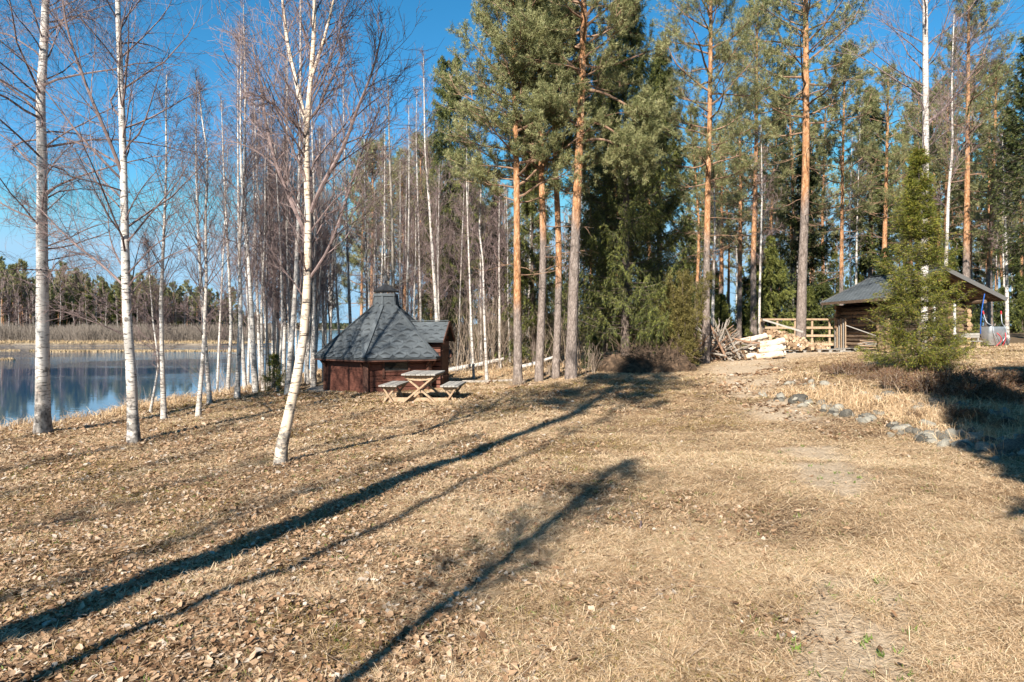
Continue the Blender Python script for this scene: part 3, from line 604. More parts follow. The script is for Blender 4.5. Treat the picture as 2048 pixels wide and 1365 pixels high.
# more of the grove by copying (turned and scaled)
rr_ = np.random.default_rng(3)
src = grove_objs[:12]
extra_spots = []
tries = 0
while len(extra_spots) < 66 and tries < 4000:
    tries += 1
    Yd = rr_.uniform(23, 62); u = (rr_.uniform(425, 1030) if Yd > 30 else rr_.uniform(440, 640)) if len(extra_spots) < 38 else rr_.uniform(430, 660)
    x = (u - 1024) / F * Yd
    if sdist(np.array([x]), np.array([Yd]))[0] < .4: continue
    if abs(x + 4.34) < 3.0 and abs(Yd - 23.5) < 3.4: continue
    if x > -1.5 and Yd < 33: continue
    extra_spots.append((x, Yd))
for k, (x, Yd) in enumerate(extra_spots):
    e = copy_tree(src[k % len(src)]); e.location = (x, Yd, zg1(x, Yd)); e.rotation_euler = (0, 0, rr_.uniform(0, 6.28)); s_ = rr_.uniform(.72, 1.05); e.scale = (s_, s_, s_ * rr_.uniform(.9, 1.1))
    grove_objs.append(e)
number_left_to_right(grove_objs, 'slender young white birch in the lakeside grove, %s trunk from the left')
# the dead snag over the hut roof
path = smooth_path(bp([(790, 700), (786, 560), (784, 420), (779, 300), (776, 160)], 29), 24); base = path[0].copy(); loc = path - base
tr = trunk_mb(loc, .105, .02, 10, 1.2); r_ = np.random.default_rng(5); s = .3 + .7 * r_.random(44); P = trunk_at(loc, s); az = r_.random(44) * 6.28
D = np.stack([np.cos(az), np.sin(az), .15 + .2 * r_.standard_normal(44)], 1)
cr = MB(); p1, d1, a1 = grow(P, norm(D), (1.15 - s) * 1.6 * (.4 + r_.random(44)), np.full(44, .016), 5, .14, .1, r_); add_br(cr, p1, a1, 4, .5, 0)
P2, D2, s2, L2, R2 = kids(p1, d1, a1, np.full(44, .5), 3, .3, .8, r_); p2, d2, a2 = grow(P2, D2, L2 * .6, np.full(len(P2), .007), 3, .2, -.05, r_); add_br(cr, p2, a2, 3, .5, 0)
e = empty('dead_tree', base); tr.build('trunk', M['deadwood'], e, smooth=True); cr.build('crown', M['deadwood'], e)
tag(e, 'tall bare grey dead conifer rising behind the grill hut', 'dead tree')

# ---- named pines
def npine(lst, Y, r0, r1, seed, label, **kw):
    e = make_pine(bp(lst, Y), r0, r1, seed, **kw); return tag(e, label, 'pine tree', 'tall pines at the lawn edge')
npine([(1036, 770), (1035, 620), (1034, 470), (1033, 330), (1029, 200), (1026, 60), (1026, -80)], 22.5, .15, .05, 51, 'orange barked pine, leftmost of the four at the lawn edge', cs=.42, npri=62, plen=3.1, orange=.12, dead=4, k2=10, k3=6, K=18, blade=(.10, .015))
npine([(1077, 766), (1083, 640), (1087, 500), (1083, 340), (1079, 180), (1076, 20), (1075, -90)], 23, .15, .05, 52, 'pine second from left of the four at the lawn edge', cs=.45, npri=50, plen=2.4, orange=.45, dead=8, k2=10, k3=6, K=18, blade=(.10, .015))
npine([(1111, 760), (1116, 640), (1118, 500), (1111, 330), (1107, 160), (1104, 20), (1103, -60)], 23.6, .14, .05, 53, 'shaded thin pine, third from left of the four at the lawn edge', cs=.52, npri=40, plen=2.2, orange=.25, dead=8, k2=10, k3=6, K=18, blade=(.10, .015))
npine([(1141, 757), (1146, 600), (1150, 480), (1157, 330), (1163, 190), (1168, 60), (1168, -60), (1168, -220)], 22, .19, .07, 54, 'thickest pine with grey foot, rightmost of the four at the lawn edge', limbs=[([PX(1160, 285, 22), PX(1185, 278, 21.8), PX(1215, 280, 21.6), PX(1245, 300, 21.4), PX(1262, 320, 21.3)], .05, .5), ([PX(1162, 250, 22), PX(1190, 244, 21.9), PX(1215, 255, 21.7), PX(1250, 280, 21.4), PX(1290, 300, 21.2)], .045, .55), ([PX(1165, 182, 22), PX(1195, 180, 21.9), PX(1235, 200, 21.8), PX(1275, 224, 21.7), PX(1310, 240, 21.6)], .06, .55), ([PX(1160, 255, 22), PX(1130, 235, 21.6), PX(1095, 222, 21.3), PX(1070, 225, 21.1)], .04, .3), ([PX(1163, 150, 22), PX(1130, 120, 21.7), PX(1080, 80, 21.5), PX(1040, 60, 21.4)], .06, .3)], cs=.60, npri=52, plen=3.6, orange=.42, dead=5, k2=10, k3=6, K=18, blade=(.10, .015))
npine([(1411, 712), (1413, 560), (1415, 400), (1419, 260), (1421, 120), (1422, -20), (1422, -130)], 27, .16, .05, 55, 'straight pine rising behind the juniper and the branch heap', cs=.40, npri=56, plen=3.1, orange=.35, dead=10, k2=10, k3=6, K=14)
npine([(1601, 690), (1604, 560), (1609, 440), (1612, 300), (1612, 150), (1611, 0), (1610, -160)], 33.5, .25, .09, 56, 'tall straight pine standing behind the wooden rack', cs=.50, npri=54, plen=4.3, orange=.45, dead=16, k2=11, k3=6, K=13, blade=(.13, .019))
npine([(1682, 690), (1683, 500), (1685, 340), (1688, 200), (1690, 110)], 38, .14, .04, 57, 'thin pine left of the log shed roof', cs=.38, npri=40, plen=2.6, orange=.25, dead=10, K=11, blade=(.12, .018), k2=9, k3=5)
npine([(1508, 690), (1506, 520), (1511, 380), (1513, 220), (1514, 60), (1515, 20)], 38, .19, .05, 58, 'pine behind the left end of the wooden rack', cs=.42, npri=44, plen=3.1, orange=.3, dead=10, K=11, blade=(.12, .018), k2=9, k3=5)
npine([(1478, 690), (1480, 520), (1481, 380), (1480, 300), (1478, 190)], 42, .17, .05, 59, 'dark trunked pine behind the heap of branches', cs=.36, npri=40, plen=2.8, orange=.3, dead=10, K=10, blade=(.12, .018))
npine([(1441, 690), (1443, 520), (1443, 380), (1440, 260)], 46, .20, .05, 60, 'pine just right of the straight juniper pine', cs=.40, npri=40, plen=2.8, orange=.3, dead=10, K=10, blade=(.12, .018))
npine([(1931, 660), (1932, 520), (1934, 380), (1936, 200), (1937, 40), (1938, 0)], 37, .20, .06, 61, 'orange pine rising right above the log shed gable', cs=.45, npri=46, plen=3.2, orange=.3, dead=12, K=11, blade=(.12, .018), k2=9, k3=5)
npine([(1974, 660), (1979, 520), (1985, 380), (1990, 250), (1992, 150)], 40, .17, .05, 62, 'leaning orange pine beyond the right end of the shed roof', cs=.42, npri=40, plen=2.7, orange=.3, dead=10, K=10, blade=(.12, .018))
npine([(1768, 680), (1768, 520), (1772, 380), (1775, 240), (1776, 150)], 44, .2, .05, 63, 'pine behind the log shed, left of the yellow green fir', cs=.42, npri=40, plen=3.0, orange=.3, dead=10, K=10, blade=(.12, .018))
npine([(1888, 680), (1890, 520), (1893, 380), (1895, 240), (1896, 170)], 45, .19, .05, 64, 'dark pine behind the shed, right of the yellow green fir', cs=.5, npri=36, plen=2.6, orange=.5, dead=10, K=10, blade=(.12, .018))
npine([(812, 700), (809, 560), (806, 440), (803, 330)], 40, .16, .05, 65, 'orange pine standing behind the grill hut roof', cs=.5, npri=34, plen=2.7, orange=.1, dead=12, K=10, blade=(.12, .018))
for k, (u, Yd, v1, r0_, cs_) in enumerate([(742, 44, 300, .15, .42), (722, 50, 360, .14, .35), (838, 43, 290, .14, .5), (862, 48, 330, .15, .4), (775, 52, 330, .15, .4), (930, 50, 400, .14, .4)]):
    npine([(u, 690), (u + 2, 520), (u + 4, 420), (u + 3, v1)], Yd, r0_, .04, 160 + k, 'pine rising behind the hut among bare birches, %s from the left' % ORD[[2, 1, 4, 5, 3, 6][k]], cs=cs_, npri=36, plen=3.2, orange=.15, dead=12, K=10, blade=(.15, .024), k2=8, k3=5)
# thicker birches on the right
e = make_birch(bp([(1846, 715), (1848, 560), (1849, 420), (1851, 280), (1851, 150), (1850, 0), (1850, -150)], 24), .15, .07, 71, cs=.42, npri=30, plen=4.0, ang=.95, trop=.35, dens=1.15, droop=.03, rough_foot=.8, twig=.005,
               extra=[([PX(1855, 245, 24), PX(1885, 225, 23.9), PX(1912, 190, 23.7), PX(1950, 140, 23.5), (PX(1985, 70, 23.4))], .06, .014, 1)])
tag(e, 'stout white birch rising behind the yellow green fir', 'birch tree')
e = make_birch(bp([(1886, 700), (1892, 520), (1897, 380), (1905, 300), (1903, 160), (1908, 30)], 31), .10, .02, 72, cs=.4, npri=30, plen=2.6, twig=.0055)
tag(e, 'thin white birch behind the shed gable, right of the stout birch', 'birch tree')
e = make_birch(bp([(2014, 672), (2013, 540), (2009, 400), (2004, 270)], 34), .10, .02, 73, cs=.3, npri=26, plen=1.5, twig=.0055)
tag(e, 'white birch trunk right of the shed roof end', 'birch tree')
e = make_birch(bp([(1518, 712), (1519, 600), (1522, 480), (1524, 380), (1522, 250)], 34), .07, .02, 74, cs=.35, npri=26, plen=1.6, twig=.0055)
tag(e, 'thin white birch at the left end of the wooden rack', 'birch tree')
e = make_birch(bp([(1424, 712), (1426, 600), (1430, 470), (1428, 350)], 38), .11, .03, 75, cs=.4, npri=26, plen=1.6, twig=.0055)
tag(e, 'mottled white birch just right of the straight pine by the juniper', 'birch tree')

# ---- spruces
def nspruce(u, Y, H, seed, label, **kw):
    e = make_spruce(on(u, Y), H, seed, **kw); return tag(e, label, 'spruce tree', 'spruces along the wood edge')
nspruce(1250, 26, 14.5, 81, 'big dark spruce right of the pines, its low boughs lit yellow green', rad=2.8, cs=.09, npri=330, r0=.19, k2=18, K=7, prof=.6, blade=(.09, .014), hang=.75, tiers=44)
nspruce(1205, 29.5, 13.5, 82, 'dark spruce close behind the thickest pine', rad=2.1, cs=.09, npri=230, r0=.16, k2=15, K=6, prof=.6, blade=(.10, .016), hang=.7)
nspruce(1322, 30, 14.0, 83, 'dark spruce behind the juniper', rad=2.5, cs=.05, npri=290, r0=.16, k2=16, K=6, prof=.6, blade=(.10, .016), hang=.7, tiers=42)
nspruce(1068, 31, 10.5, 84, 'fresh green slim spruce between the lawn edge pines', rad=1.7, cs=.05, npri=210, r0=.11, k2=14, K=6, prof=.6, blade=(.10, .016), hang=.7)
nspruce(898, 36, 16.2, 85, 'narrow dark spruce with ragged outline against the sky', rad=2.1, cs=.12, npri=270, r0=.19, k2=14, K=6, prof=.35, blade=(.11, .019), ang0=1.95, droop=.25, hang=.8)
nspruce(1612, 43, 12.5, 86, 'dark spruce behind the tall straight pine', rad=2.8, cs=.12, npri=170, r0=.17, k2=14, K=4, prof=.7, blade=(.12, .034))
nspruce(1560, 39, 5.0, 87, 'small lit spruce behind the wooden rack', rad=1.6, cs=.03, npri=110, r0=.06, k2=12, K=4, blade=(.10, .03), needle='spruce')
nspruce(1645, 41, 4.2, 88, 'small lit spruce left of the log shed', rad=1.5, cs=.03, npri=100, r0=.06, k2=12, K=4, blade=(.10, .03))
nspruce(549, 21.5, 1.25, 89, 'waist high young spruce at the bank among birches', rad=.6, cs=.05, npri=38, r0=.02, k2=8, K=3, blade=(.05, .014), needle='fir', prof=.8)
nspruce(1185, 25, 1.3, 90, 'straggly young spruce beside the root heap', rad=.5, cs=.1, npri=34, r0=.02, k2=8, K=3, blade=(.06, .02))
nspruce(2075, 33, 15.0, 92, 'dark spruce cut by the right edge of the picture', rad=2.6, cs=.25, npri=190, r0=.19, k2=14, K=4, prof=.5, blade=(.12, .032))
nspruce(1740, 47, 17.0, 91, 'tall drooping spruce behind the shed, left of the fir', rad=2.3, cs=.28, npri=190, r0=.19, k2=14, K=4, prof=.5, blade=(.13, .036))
# the yellow green fir of the heath bed
e = make_spruce(on(1838, 17.2), 5.7, 95, name='fir_tree', needle='fir', rad=1.38, cs=.02, npri=235, r0=.06, k2=17, nb=5, K=4, blade=(.055, .013), droop=.30, hang=.30, prof=.82, tiers=24, stray=.4, low=1.35, ang0=1.55, wobble=.14)
tag(e, 'yellow green fir with brown tipped sprays in the stone edged bed', 'fir tree')
# juniper
r_ = np.random.default_rng(96); jb = on(1362, 24.6); e = empty('juniper_bush', jb); tr = MB(); cr = MB()
P = np.zeros((46, 3)); P[:, :2] = r_.normal(0, .22, (46, 2)); az = r_.random(46) * 6.28; an = np.abs(r_.normal(0, .17, 46)); D = np.stack([np.cos(az) * np.sin(an), np.sin(az) * np.sin(an), np.cos(an)], 1)
p1, d1, a1 = grow(P, D, 3.6 * (.45 + .55 * r_.random(46)), np.full(46, .025), 9, .05, .06, r_); add_br(tr, p1, a1, 4, .4, 0)
P2, D2, s2, L2, R2 = kids(p1, d1, a1, np.full(46, .5), 26, .02, .7, r_); p2, d2, a2 = grow(P2, D2, L2 * (.4 + .8 * r_.random(len(L2))) * (1.1 - .5 * s2), np.full(len(P2), .005), 5, .18, .1, r_)
A = p2.reshape(-1, 3); Dd = d2.reshape(-1, 3); n = len(A); K = 16
cr.blades(np.repeat(A, K, 0) + r_.normal(0, .035, (n * K, 3)), norm(np.repeat(Dd, K, 0) * .7 + r_.normal(0, .7, (n * K, 3))), .06, .02, np.clip(np.repeat(.45 + .2 * r_.standard_normal(n), K), 0, 1), 0)
tr.build('stems', M['sprucebark'], e); cr.build('foliage', M['juniper'], e); tag(e, 'bushy brownish green juniper column behind the root heap', 'juniper')

# ---- the wood behind: copies of a few lighter trees
def proto_pine(H, seed, **kw):
    r_ = np.random.default_rng(seed); p = smooth_path([(0, 0, 0), (.2 * r_.standard_normal(), .2 * r_.standard_normal(), H * .5), (.3 * r_.standard_normal(), 0, H)], 22)
    tr, cr = pine_parts(p, H * .0095, .04, seed, **kw); e = empty('pine_tree'); tr.build('trunk', [M['pine']], e, smooth=True); cr.build('crown', [M['limb'], M['needle']], e); return e
def proto_birch(H, seed, **kw):
    r_ = np.random.default_rng(seed); p = smooth_path([(0, 0, 0), (.25 * r_.standard_normal(), .2 * r_.standard_normal(), H * .5), (.4 * r_.standard_normal(), 0, H)], 22)
    tr, cr = birch_parts(p, .085, .015, seed, **kw); e = empty('birch_tree'); tr.build('trunk', [M['birch']], e, smooth=True); cr.build('crown', [M['birch'], M['twig']], e); return e
PP = [proto_pine(17 + i, 200 + i, cs=.5 - .04 * i, npri=34, plen=2.9, k2=8, k3=4, K=10, blade=(.17, .032), dead=10, orange=.3) for i in range(4)]
SP = [make_spruce((0, 0, 0), h, 210 + i, rad=r1_, cs=c_, npri=n_, r0=h * .011, k2=11, nb=4, K=6, prof=pf, blade=(.15, .028), hang=.65) for i, (h, r1_, c_, n_, pf) in enumerate([(15, 2.3, .15, 130, .6), (11, 2.0, .08, 120, .7), (6, 1.6, .03, 90, .8), (3.2, 1.1, .02, 60, .9)])]
BP = [proto_birch(14 + i, 220 + i, cs=.35, npri=26, plen=2.0, k3=4, twig=.008) for i in range(3)]
used = set()
def put(proto, x, y, s_, group, cat, lab, r_, zs=1.0):
    e = proto if id(proto) not in used else copy_tree(proto); used.add(id(proto))
    e.location = (x, y, zg1(x, y) - .05); e.rotation_euler = (0, 0, r_.uniform(0, 6.28)); e.scale = (s_, s_, s_ * zs)
    return tag(e, lab, cat, group)
r_ = np.random.default_rng(31)
wood = {'pine': [], 'spruce': [], 'birch': []}
pts_used = []
def free(x, y, d):
    for a, b_ in pts_used:
        if (a - x) ** 2 + (b_ - y) ** 2 < d * d: return False
    pts_used.append((x, y)); return True
def scatter(kind, protos, n, u0, u1, y0, y1, s0, s1, dmin, group, cat, lab):
    k = 0; tr_ = 0
    while k < n and tr_ < n * 60:
        tr_ += 1; Yd = math.sqrt(r_.uniform(y0 ** 2, y1 ** 2)); u = r_.uniform(u0, u1); x = (u - 1024) / F * Yd
        if sdist(np.array([x]), np.array([Yd]))[0] < 1.2: continue
        if 14.5 < x < 22 and 27 < Yd < 35.5: continue
        if 8 < x < 17 and Yd < 35: continue
        if not free(x, Yd, dmin): continue
        put(protos[int(r_.integers(len(protos)))], x, Yd, r_.uniform(s0, s1), group, cat, lab, r_); k += 1
scatter('p', PP, 46, 1180, 2130, 46, 80, .8, 1.0, 2.4, 'pines of the wood beyond the lawn', 'pine tree', 'straight pine among many in the wood beyond the lawn')
scatter('p', PP, 12, 700, 1030, 46, 75, .62, .8, 2.4, 'pines of the wood behind the grill hut', 'pine tree', 'pine half hidden by birches in the wood behind the hut')
scatter('s', SP[:3], 26, 1200, 2130, 48, 80, .55, .9, 2.0, 'spruces of the wood beyond the lawn', 'spruce tree', 'dark spruce among pines in the wood beyond the lawn')
scatter('s', SP[2:], 44, 1160, 2100, 38, 62, .7, 1.1, 1.2, 'young spruces under the pines', 'spruce tree', 'low young spruce under the tall pines')
scatter('s', SP[1:], 26, 850, 1160, 40, 70, .6, .95, 1.6, 'spruces behind the birch grove', 'spruce tree', 'green spruce seen between pale trunks behind the hut')
scatter('b', BP, 16, 1400, 2100, 40, 66, .75, 1.0, 1.5, 'birches of the wood beyond the lawn', 'birch tree', 'thin pale birch among the pines of the far wood')
scatter('b', BP, 24, 860, 1160, 34, 60, .65, .95, 1.2, 'birches of the thicket behind the hut', 'birch tree', 'thin bare birch in the thicket right of the hut')
scatter('p', PP, 30, 1000, 2250, 82, 130, .8, .95, 3, 'pines of the deep wood', 'pine tree', 'distant pine deep in the wood')
scatter('s', SP[:3], 34, 1000, 2250, 70, 130, .45, .8, 3, 'spruces of the deep wood', 'spruce tree', 'distant spruce deep in the wood')
# thicket of bare saplings and undergrowth behind
def bush_mesh(n, h, spread, seed, tw, k2=6, m='greytwig', lean=.3):
    r_ = np.random.default_rng(seed); cr = MB(); P = np.zeros((n, 3)); P[:, :2] = r_.uniform(-1, 1, (n, 2)) * spread; az = r_.random(n) * 6.28; an = np.abs(r_.normal(0, lean, n))
    D = np.stack([np.cos(az) * np.sin(an), np.sin(az) * np.sin(an), np.cos(an)], 1)
    p1, d1, a1 = grow(P, D, h * (.5 + .6 * r_.random(n)), np.full(n, tw * 2.2), 5, .1, .05, r_); add_br(cr, p1, np.maximum(a1, tw), 3, np.repeat(r_.random(n), 5), 0)
    P2, D2, s2, L2, R2 = kids(p1, d1, a1, np.full(n, h * .4), k2, .2, .5, r_); p2, d2, a2 = grow(P2, D2, L2 * (.4 + .8 * r_.random(len(L2))), np.full(len(P2), tw), 3, .15, .15, r_); add_br(cr, p2, np.maximum(a2, tw * .6), 3, r_.random(len(P2) * 3), 0)
    return cr, p2, d2
g = MB(); r_ = np.random.default_rng(44)
for k in range(30):
    Yd = r_.uniform(27, 44); u = r_.uniform(880, 1170) if Yd < 36 else r_.uniform(700, 1180); x = (u - 1024) / F * Yd
    if sdist(np.array([x]), np.array([Yd]))[0] < .5 or (x > -1 and Yd < 28): continue
    cr, _, _ = bush_mesh(16, r_.uniform(2.0, 4.6), .9, 400 + k, .006)
    for (V, h), (Fc, t, mm) in zip(cr.v, cr.f):
        pass
    off = np.array([x, Yd, zg1(x, Yd)]); base_n = 0
    for (V, h), (Fc, t, mm) in zip(cr.v, cr.f):
        g.add(V + off, Fc - base_n, t, mm); base_n += len(V)
tag(g.build('undergrowth', M['greytwig']), 'tangled bare saplings and scrub behind the hut', kind='stuff')

# ---- the far side of the bay
far_p = [proto_pine(16, 300 + i, cs=.55, npri=22, plen=2.9, k2=6, k3=3, K=5, blade=(.38, .12), dead=0, orange=.2) for i in range(2)]
far_s = [make_spruce((0, 0, 0), 15, 310 + i, rad=2.3, cs=.12, npri=80, r0=.15, k2=8, nb=3, K=2, prof=.75, blade=(.36, .14)) for i in range(2)]
far_b = [proto_birch(13, 320 + i, cs=.3, npri=20, plen=2.2, k3=3, twig=.03) for i in range(2)]
for e in far_b: e.children[0].scale = (1.4, 1.4, 1)
r_ = np.random.default_rng(61)
def far_edge(u): return np.interp(u, [-150, 0, 250, 380, 470], [142, 142, 165, 200, 245])
for i in range(260):
    u = r_.uniform(-140, 480); Yd = far_edge(u) * (1 + .25 * (i / 260) ** 1.3) + r_.uniform(0, 5); x = (u - 1024) / F * Yd; q = r_.random()
    if i < 60: pr, cat, lab, gr = far_b[i % 2], 'birch tree', 'bare birch at the edge of the forest across the bay', 'birches across the bay'
    elif q < .45: pr, cat, lab, gr = far_p[i % 2], 'pine tree', 'pine in the forest across the bay', 'pines across the bay'
    else: pr, cat, lab, gr = far_s[i % 2], 'spruce tree', 'dark pointed spruce in the forest across the bay', 'spruces across the bay'
    e = pr if id(pr) not in used else copy_tree(pr); used.add(id(pr)); s_ = r_.uniform(.72, 1.12) * (.92 if i < 50 else 1)
    e.location = (x, Yd, WATER + .35); e.rotation_euler = (0, 0, r_.uniform(0, 6.28)); e.scale = (s_, s_, s_); tag(e, lab, cat, gr)
g = MB()
for k in range(150):     # willow thicket in front of them
    u = r_.uniform(-160, 560); Yd = np.interp(u, [-150, 470, 560], [131, 131, 140]) + r_.uniform(0, 8); x = (u - 1024) / F * Yd; hh = r_.uniform(2.2, 4.0); n = 230
    P = np.stack([x + r_.normal(0, 1.5, n), Yd + r_.normal(0, 1.0, n), np.full(n, WATER + .2)], 1)
    az = r_.random(n) * 6.28; an = np.abs(r_.normal(0, .35, n)); D = np.stack([np.cos(az) * np.sin(an), np.sin(az) * np.sin(an), np.cos(an)], 1)
    p1, d1, a1 = grow(P, D, hh * (.5 + .6 * r_.random(n)), np.full(n, .03), 3, .15, .1, r_); add_br(g, p1, np.maximum(a1, .016), 3, np.repeat(r_.random(n) * .8 + .1 * (k % 3), 3), 0)
tag(g.build('willow_thicket', M['scrub']), 'grey brown leafless willow thicket along the far shore', kind='stuff')
g = MB(); n = 9000; u = r_.uniform(-260, 520, n); Yd = far_edge(u) * r_.uniform(1.12, 1.45, n); x = (u - 1024) / F * Yd
g.blades(np.stack([x, Yd, np.full(n, WATER)], 1), norm(np.stack([r_.normal(0, .05, n), r_.normal(0, .05, n), np.ones(n)], 1)), r_.uniform(4, 11.5, n), 1.6, r_.random(n))
tag(g.build('forest_interior', M['farwood']), 'dark dense interior of the forest across the bay', kind='stuff')
g = MB(); bands = [(60, 480, 89, 92, 4200, .26), (-150, 40, 92, 94, 1500, .2), (-120, 30, 66, 67.5, 700, .25), (-150, 560, 122, 125, 5200, .3), (-150, 560, 128, 130.5, 3400, .5)]
for u0, u1, y0, y1, n, h_ in bands:
    Yd = r_.uniform(y0, y1, n); x = (r_.uniform(u0, u1, n) - 1024) / F * Yd + 0 * Yd
    kp = vnoise(x * .3, Yd * .5, 8) > .25; x, Yd = x[kp], Yd[kp]; n = len(x)
    g.blades(np.stack([x, Yd, np.full(n, WATER + (.3 if y0 > 120 else -.03))], 1), norm(np.stack([r_.normal(0, .5, n), r_.normal(0, .3, n), np.ones(n)], 1)), h_ * (.6 + .8 * r_.random(n)), .16, r_.random(n))
tag(g.build('reed_bed', M['reed']), 'pale dry reeds in strips along the far shore and in the shallows', kind='stuff')
g = MB(); n = 5200; Yd = r_.uniform(930, 1050, n); x = r_.uniform(-760, 40, n)
hgt_ = 5 + 3.5 * vnoise(x * .02, x * 0, 3) + 2 * r_.random(n)
P = np.stack([x, Yd, np.full(n, WATER + .5)], 1)
g.blades(P, norm(np.stack([r_.normal(0, .03, n), r_.normal(0, .03, n), np.ones(n)], 1)), hgt_, 9, r_.random(n) * .6)
tag(g.build('distant_forest', M['farwood']), 'thin dark line of forest on the far side of the open lake', kind='stuff')

# ---- trees that stand behind and beside the camera and throw the shadows on the lawn
e = make_pine([(-5.5, -2.3, 0), (-5.4, -2.3, 9), (-5.3, -2.2, 19)], .26, .09, 501, cs=.72, npri=44, plen=2.7, dead=0, blade=(.12, .03)); tag(e, 'tall pine behind the photographer on the left', 'pine tree', 'trees outside the picture')
e = make_birch([(-4.9, -2.6, 0), (-4.6, -2.6, 7), (-4.5, -2.4, 14)], .075, .025, 502, cs=.75, npri=10, plen=.8, twig=.006); tag(e, 'thin birch beside the pine behind the photographer', 'birch tree', 'trees outside the picture')
e = make_birch([(-2.7, -1.7, 0), (-2.75, -1.7, 4), (-2.6, -1.7, 8)], .085, .02, 503, cs=.5, npri=26, plen=1.6, ang=.5, twig=.007, k3=6); tag(e, 'young birch close behind the photographer', 'birch tree', 'trees outside the picture')
for i, (x, y, h) in enumerate([(-12.5, -1, 15), (-11.2, -3.5, 15), (-9.3, -4, 14), (-14, 4, 14), (-7.4, -5, 13)]):
    e = make_birch([(x, y, 0), (x + .2, y, h * .5), (x + .1, y + .1, h)], .06 + .01 * (i % 2), .02, 510 + i, cs=.5, npri=18, plen=1.5, twig=.006)
    tag(e, 'birch outside the picture on the left, number %d from the lake' % (i + 1), 'birch tree', 'trees outside the picture')
for i, (x, y, h, rd) in enumerate([(2.75, -2.2, 12.8, 1.6), (4.6, -2.6, 15, 2.1), (8.2, -1.6, 15, 2.3), (11.2, -.6, 15.5, 2.4), (14.5, 2.5, 15, 2.4), (18.5, 7, 15, 2.4), (22, 14, 14, 2.4)]):
    e = make_spruce((x, y, zg1(x, y)), h, 520 + i, rad=rd, cs=.06, npri=230, k2=13, K=4, prof=.35, blade=(.15, .06)); tag(e, 'spruce outside the picture on the right, number %d from the camera' % (i + 1), 'spruce tree', 'trees outside the picture')
#==OBJECTS==
def hit(u, v, y0=3.0, y1=70.0):
    """the point of the ground that lies under picture point (u, v)"""
    Yd = np.exp(np.linspace(math.log(y0), math.log(y1), 500)); x = (u - 1024) / F * Yd; z = CAMZ - (v - 655) / F * Yd
    g_ = zg(x, Yd, False); k = np.argmax(z < g_)
    if not (z < g_).any(): k = len(Yd) - 1
    return np.array([x[k], Yd[k], zg1(x[k], Yd[k])])

# ------------------------------------------------------------------ grill hut
HX, HY = -4.34, 23.5; hz = zg1(HX, HY - 1.5) - .03
hut = empty('grill_hut', (HX, HY, 0)); tag(hut, 'six sided brown grill hut with grey shingled cone roof and chimney', 'grill hut')
A0 = R(-97); ang6 = [A0 + k * R(60) for k in range(6)]
def pol(r, a, z): return np.array([r * math.cos(a), r * math.sin(a), z])
EZ, ER, TZ, TR, WR = .83, 2.38, 2.52, .44, 2.0
sl = MB(); n = 12
V = [pol(2.75 + .12 * math.sin(3 * k), k * R(30), hz + .03) for k in range(12)] + [pol(2.7 + .1 * math.sin(3 * k), k * R(30), hz + .06) for k in range(12)] + [(0, 0, hz + .06)]
i = np.arange(12); j = (i + 1) % 12
sl.add(V, np.stack([i, j, j + 12, i + 12], 1)); sl.add(V, np.stack([i + 12, j + 12, np.full(12, 24)], 1)); sl.build('paved_base', M['slab'], hut)
for k in range(6):
    a, b_ = ang6[k], ang6[(k + 1) % 6]; p, q = pol(WR, a, 0), pol(WR, b_, 0); nb_ = 7; z0 = hz + .05; H_ = .98 - z0
    wl_ = MB(); am = (a + b_) / 2; nrm = np.array([math.cos(am), math.sin(am), 0])
    for r__ in range(nb_):
        zz = z0 + H_ * (r__ + .5) / nb_; wl_.beam(p + [0, 0, zz], q + [0, 0, zz], .05 + .006 * (r__ % 2), H_ / nb_ - .02, t=random.random())
    wl_.beam(p - nrm * .04 + [0, 0, z0 + H_ / 2], q - nrm * .04 + [0, 0, z0 + H_ / 2], .02, H_, t=.1)
    wl_.build('wall', M['hutwall'], hut)
for k in range(6):
    c = pol(WR + .025, ang6[k], 0); g = MB(); g.box(c + [0, 0, (hz + 1.0) / 2 + .01], (.13, .16, 1.0 - hz), rz=ang6[k], t=.5)
    g.box(pol(WR + .12, ang6[k] + .06, .80), (.24, .07, .07), rz=ang6[k]); g.box(pol(WR + .12, ang6[k] - .06, .80), (.24, .07, .07), rz=ang6[k])
    g.beam(pol(WR + .06, ang6[k] - .06, .55), pol(WR + .24, ang6[k] - .06, .80), .05, .06); g.beam(pol(WR + .06, ang6[k] + .06, .55), pol(WR + .24, ang6[k] + .06, .80), .05, .06)
    g.build('corner_post', M['huttrim'], hut)
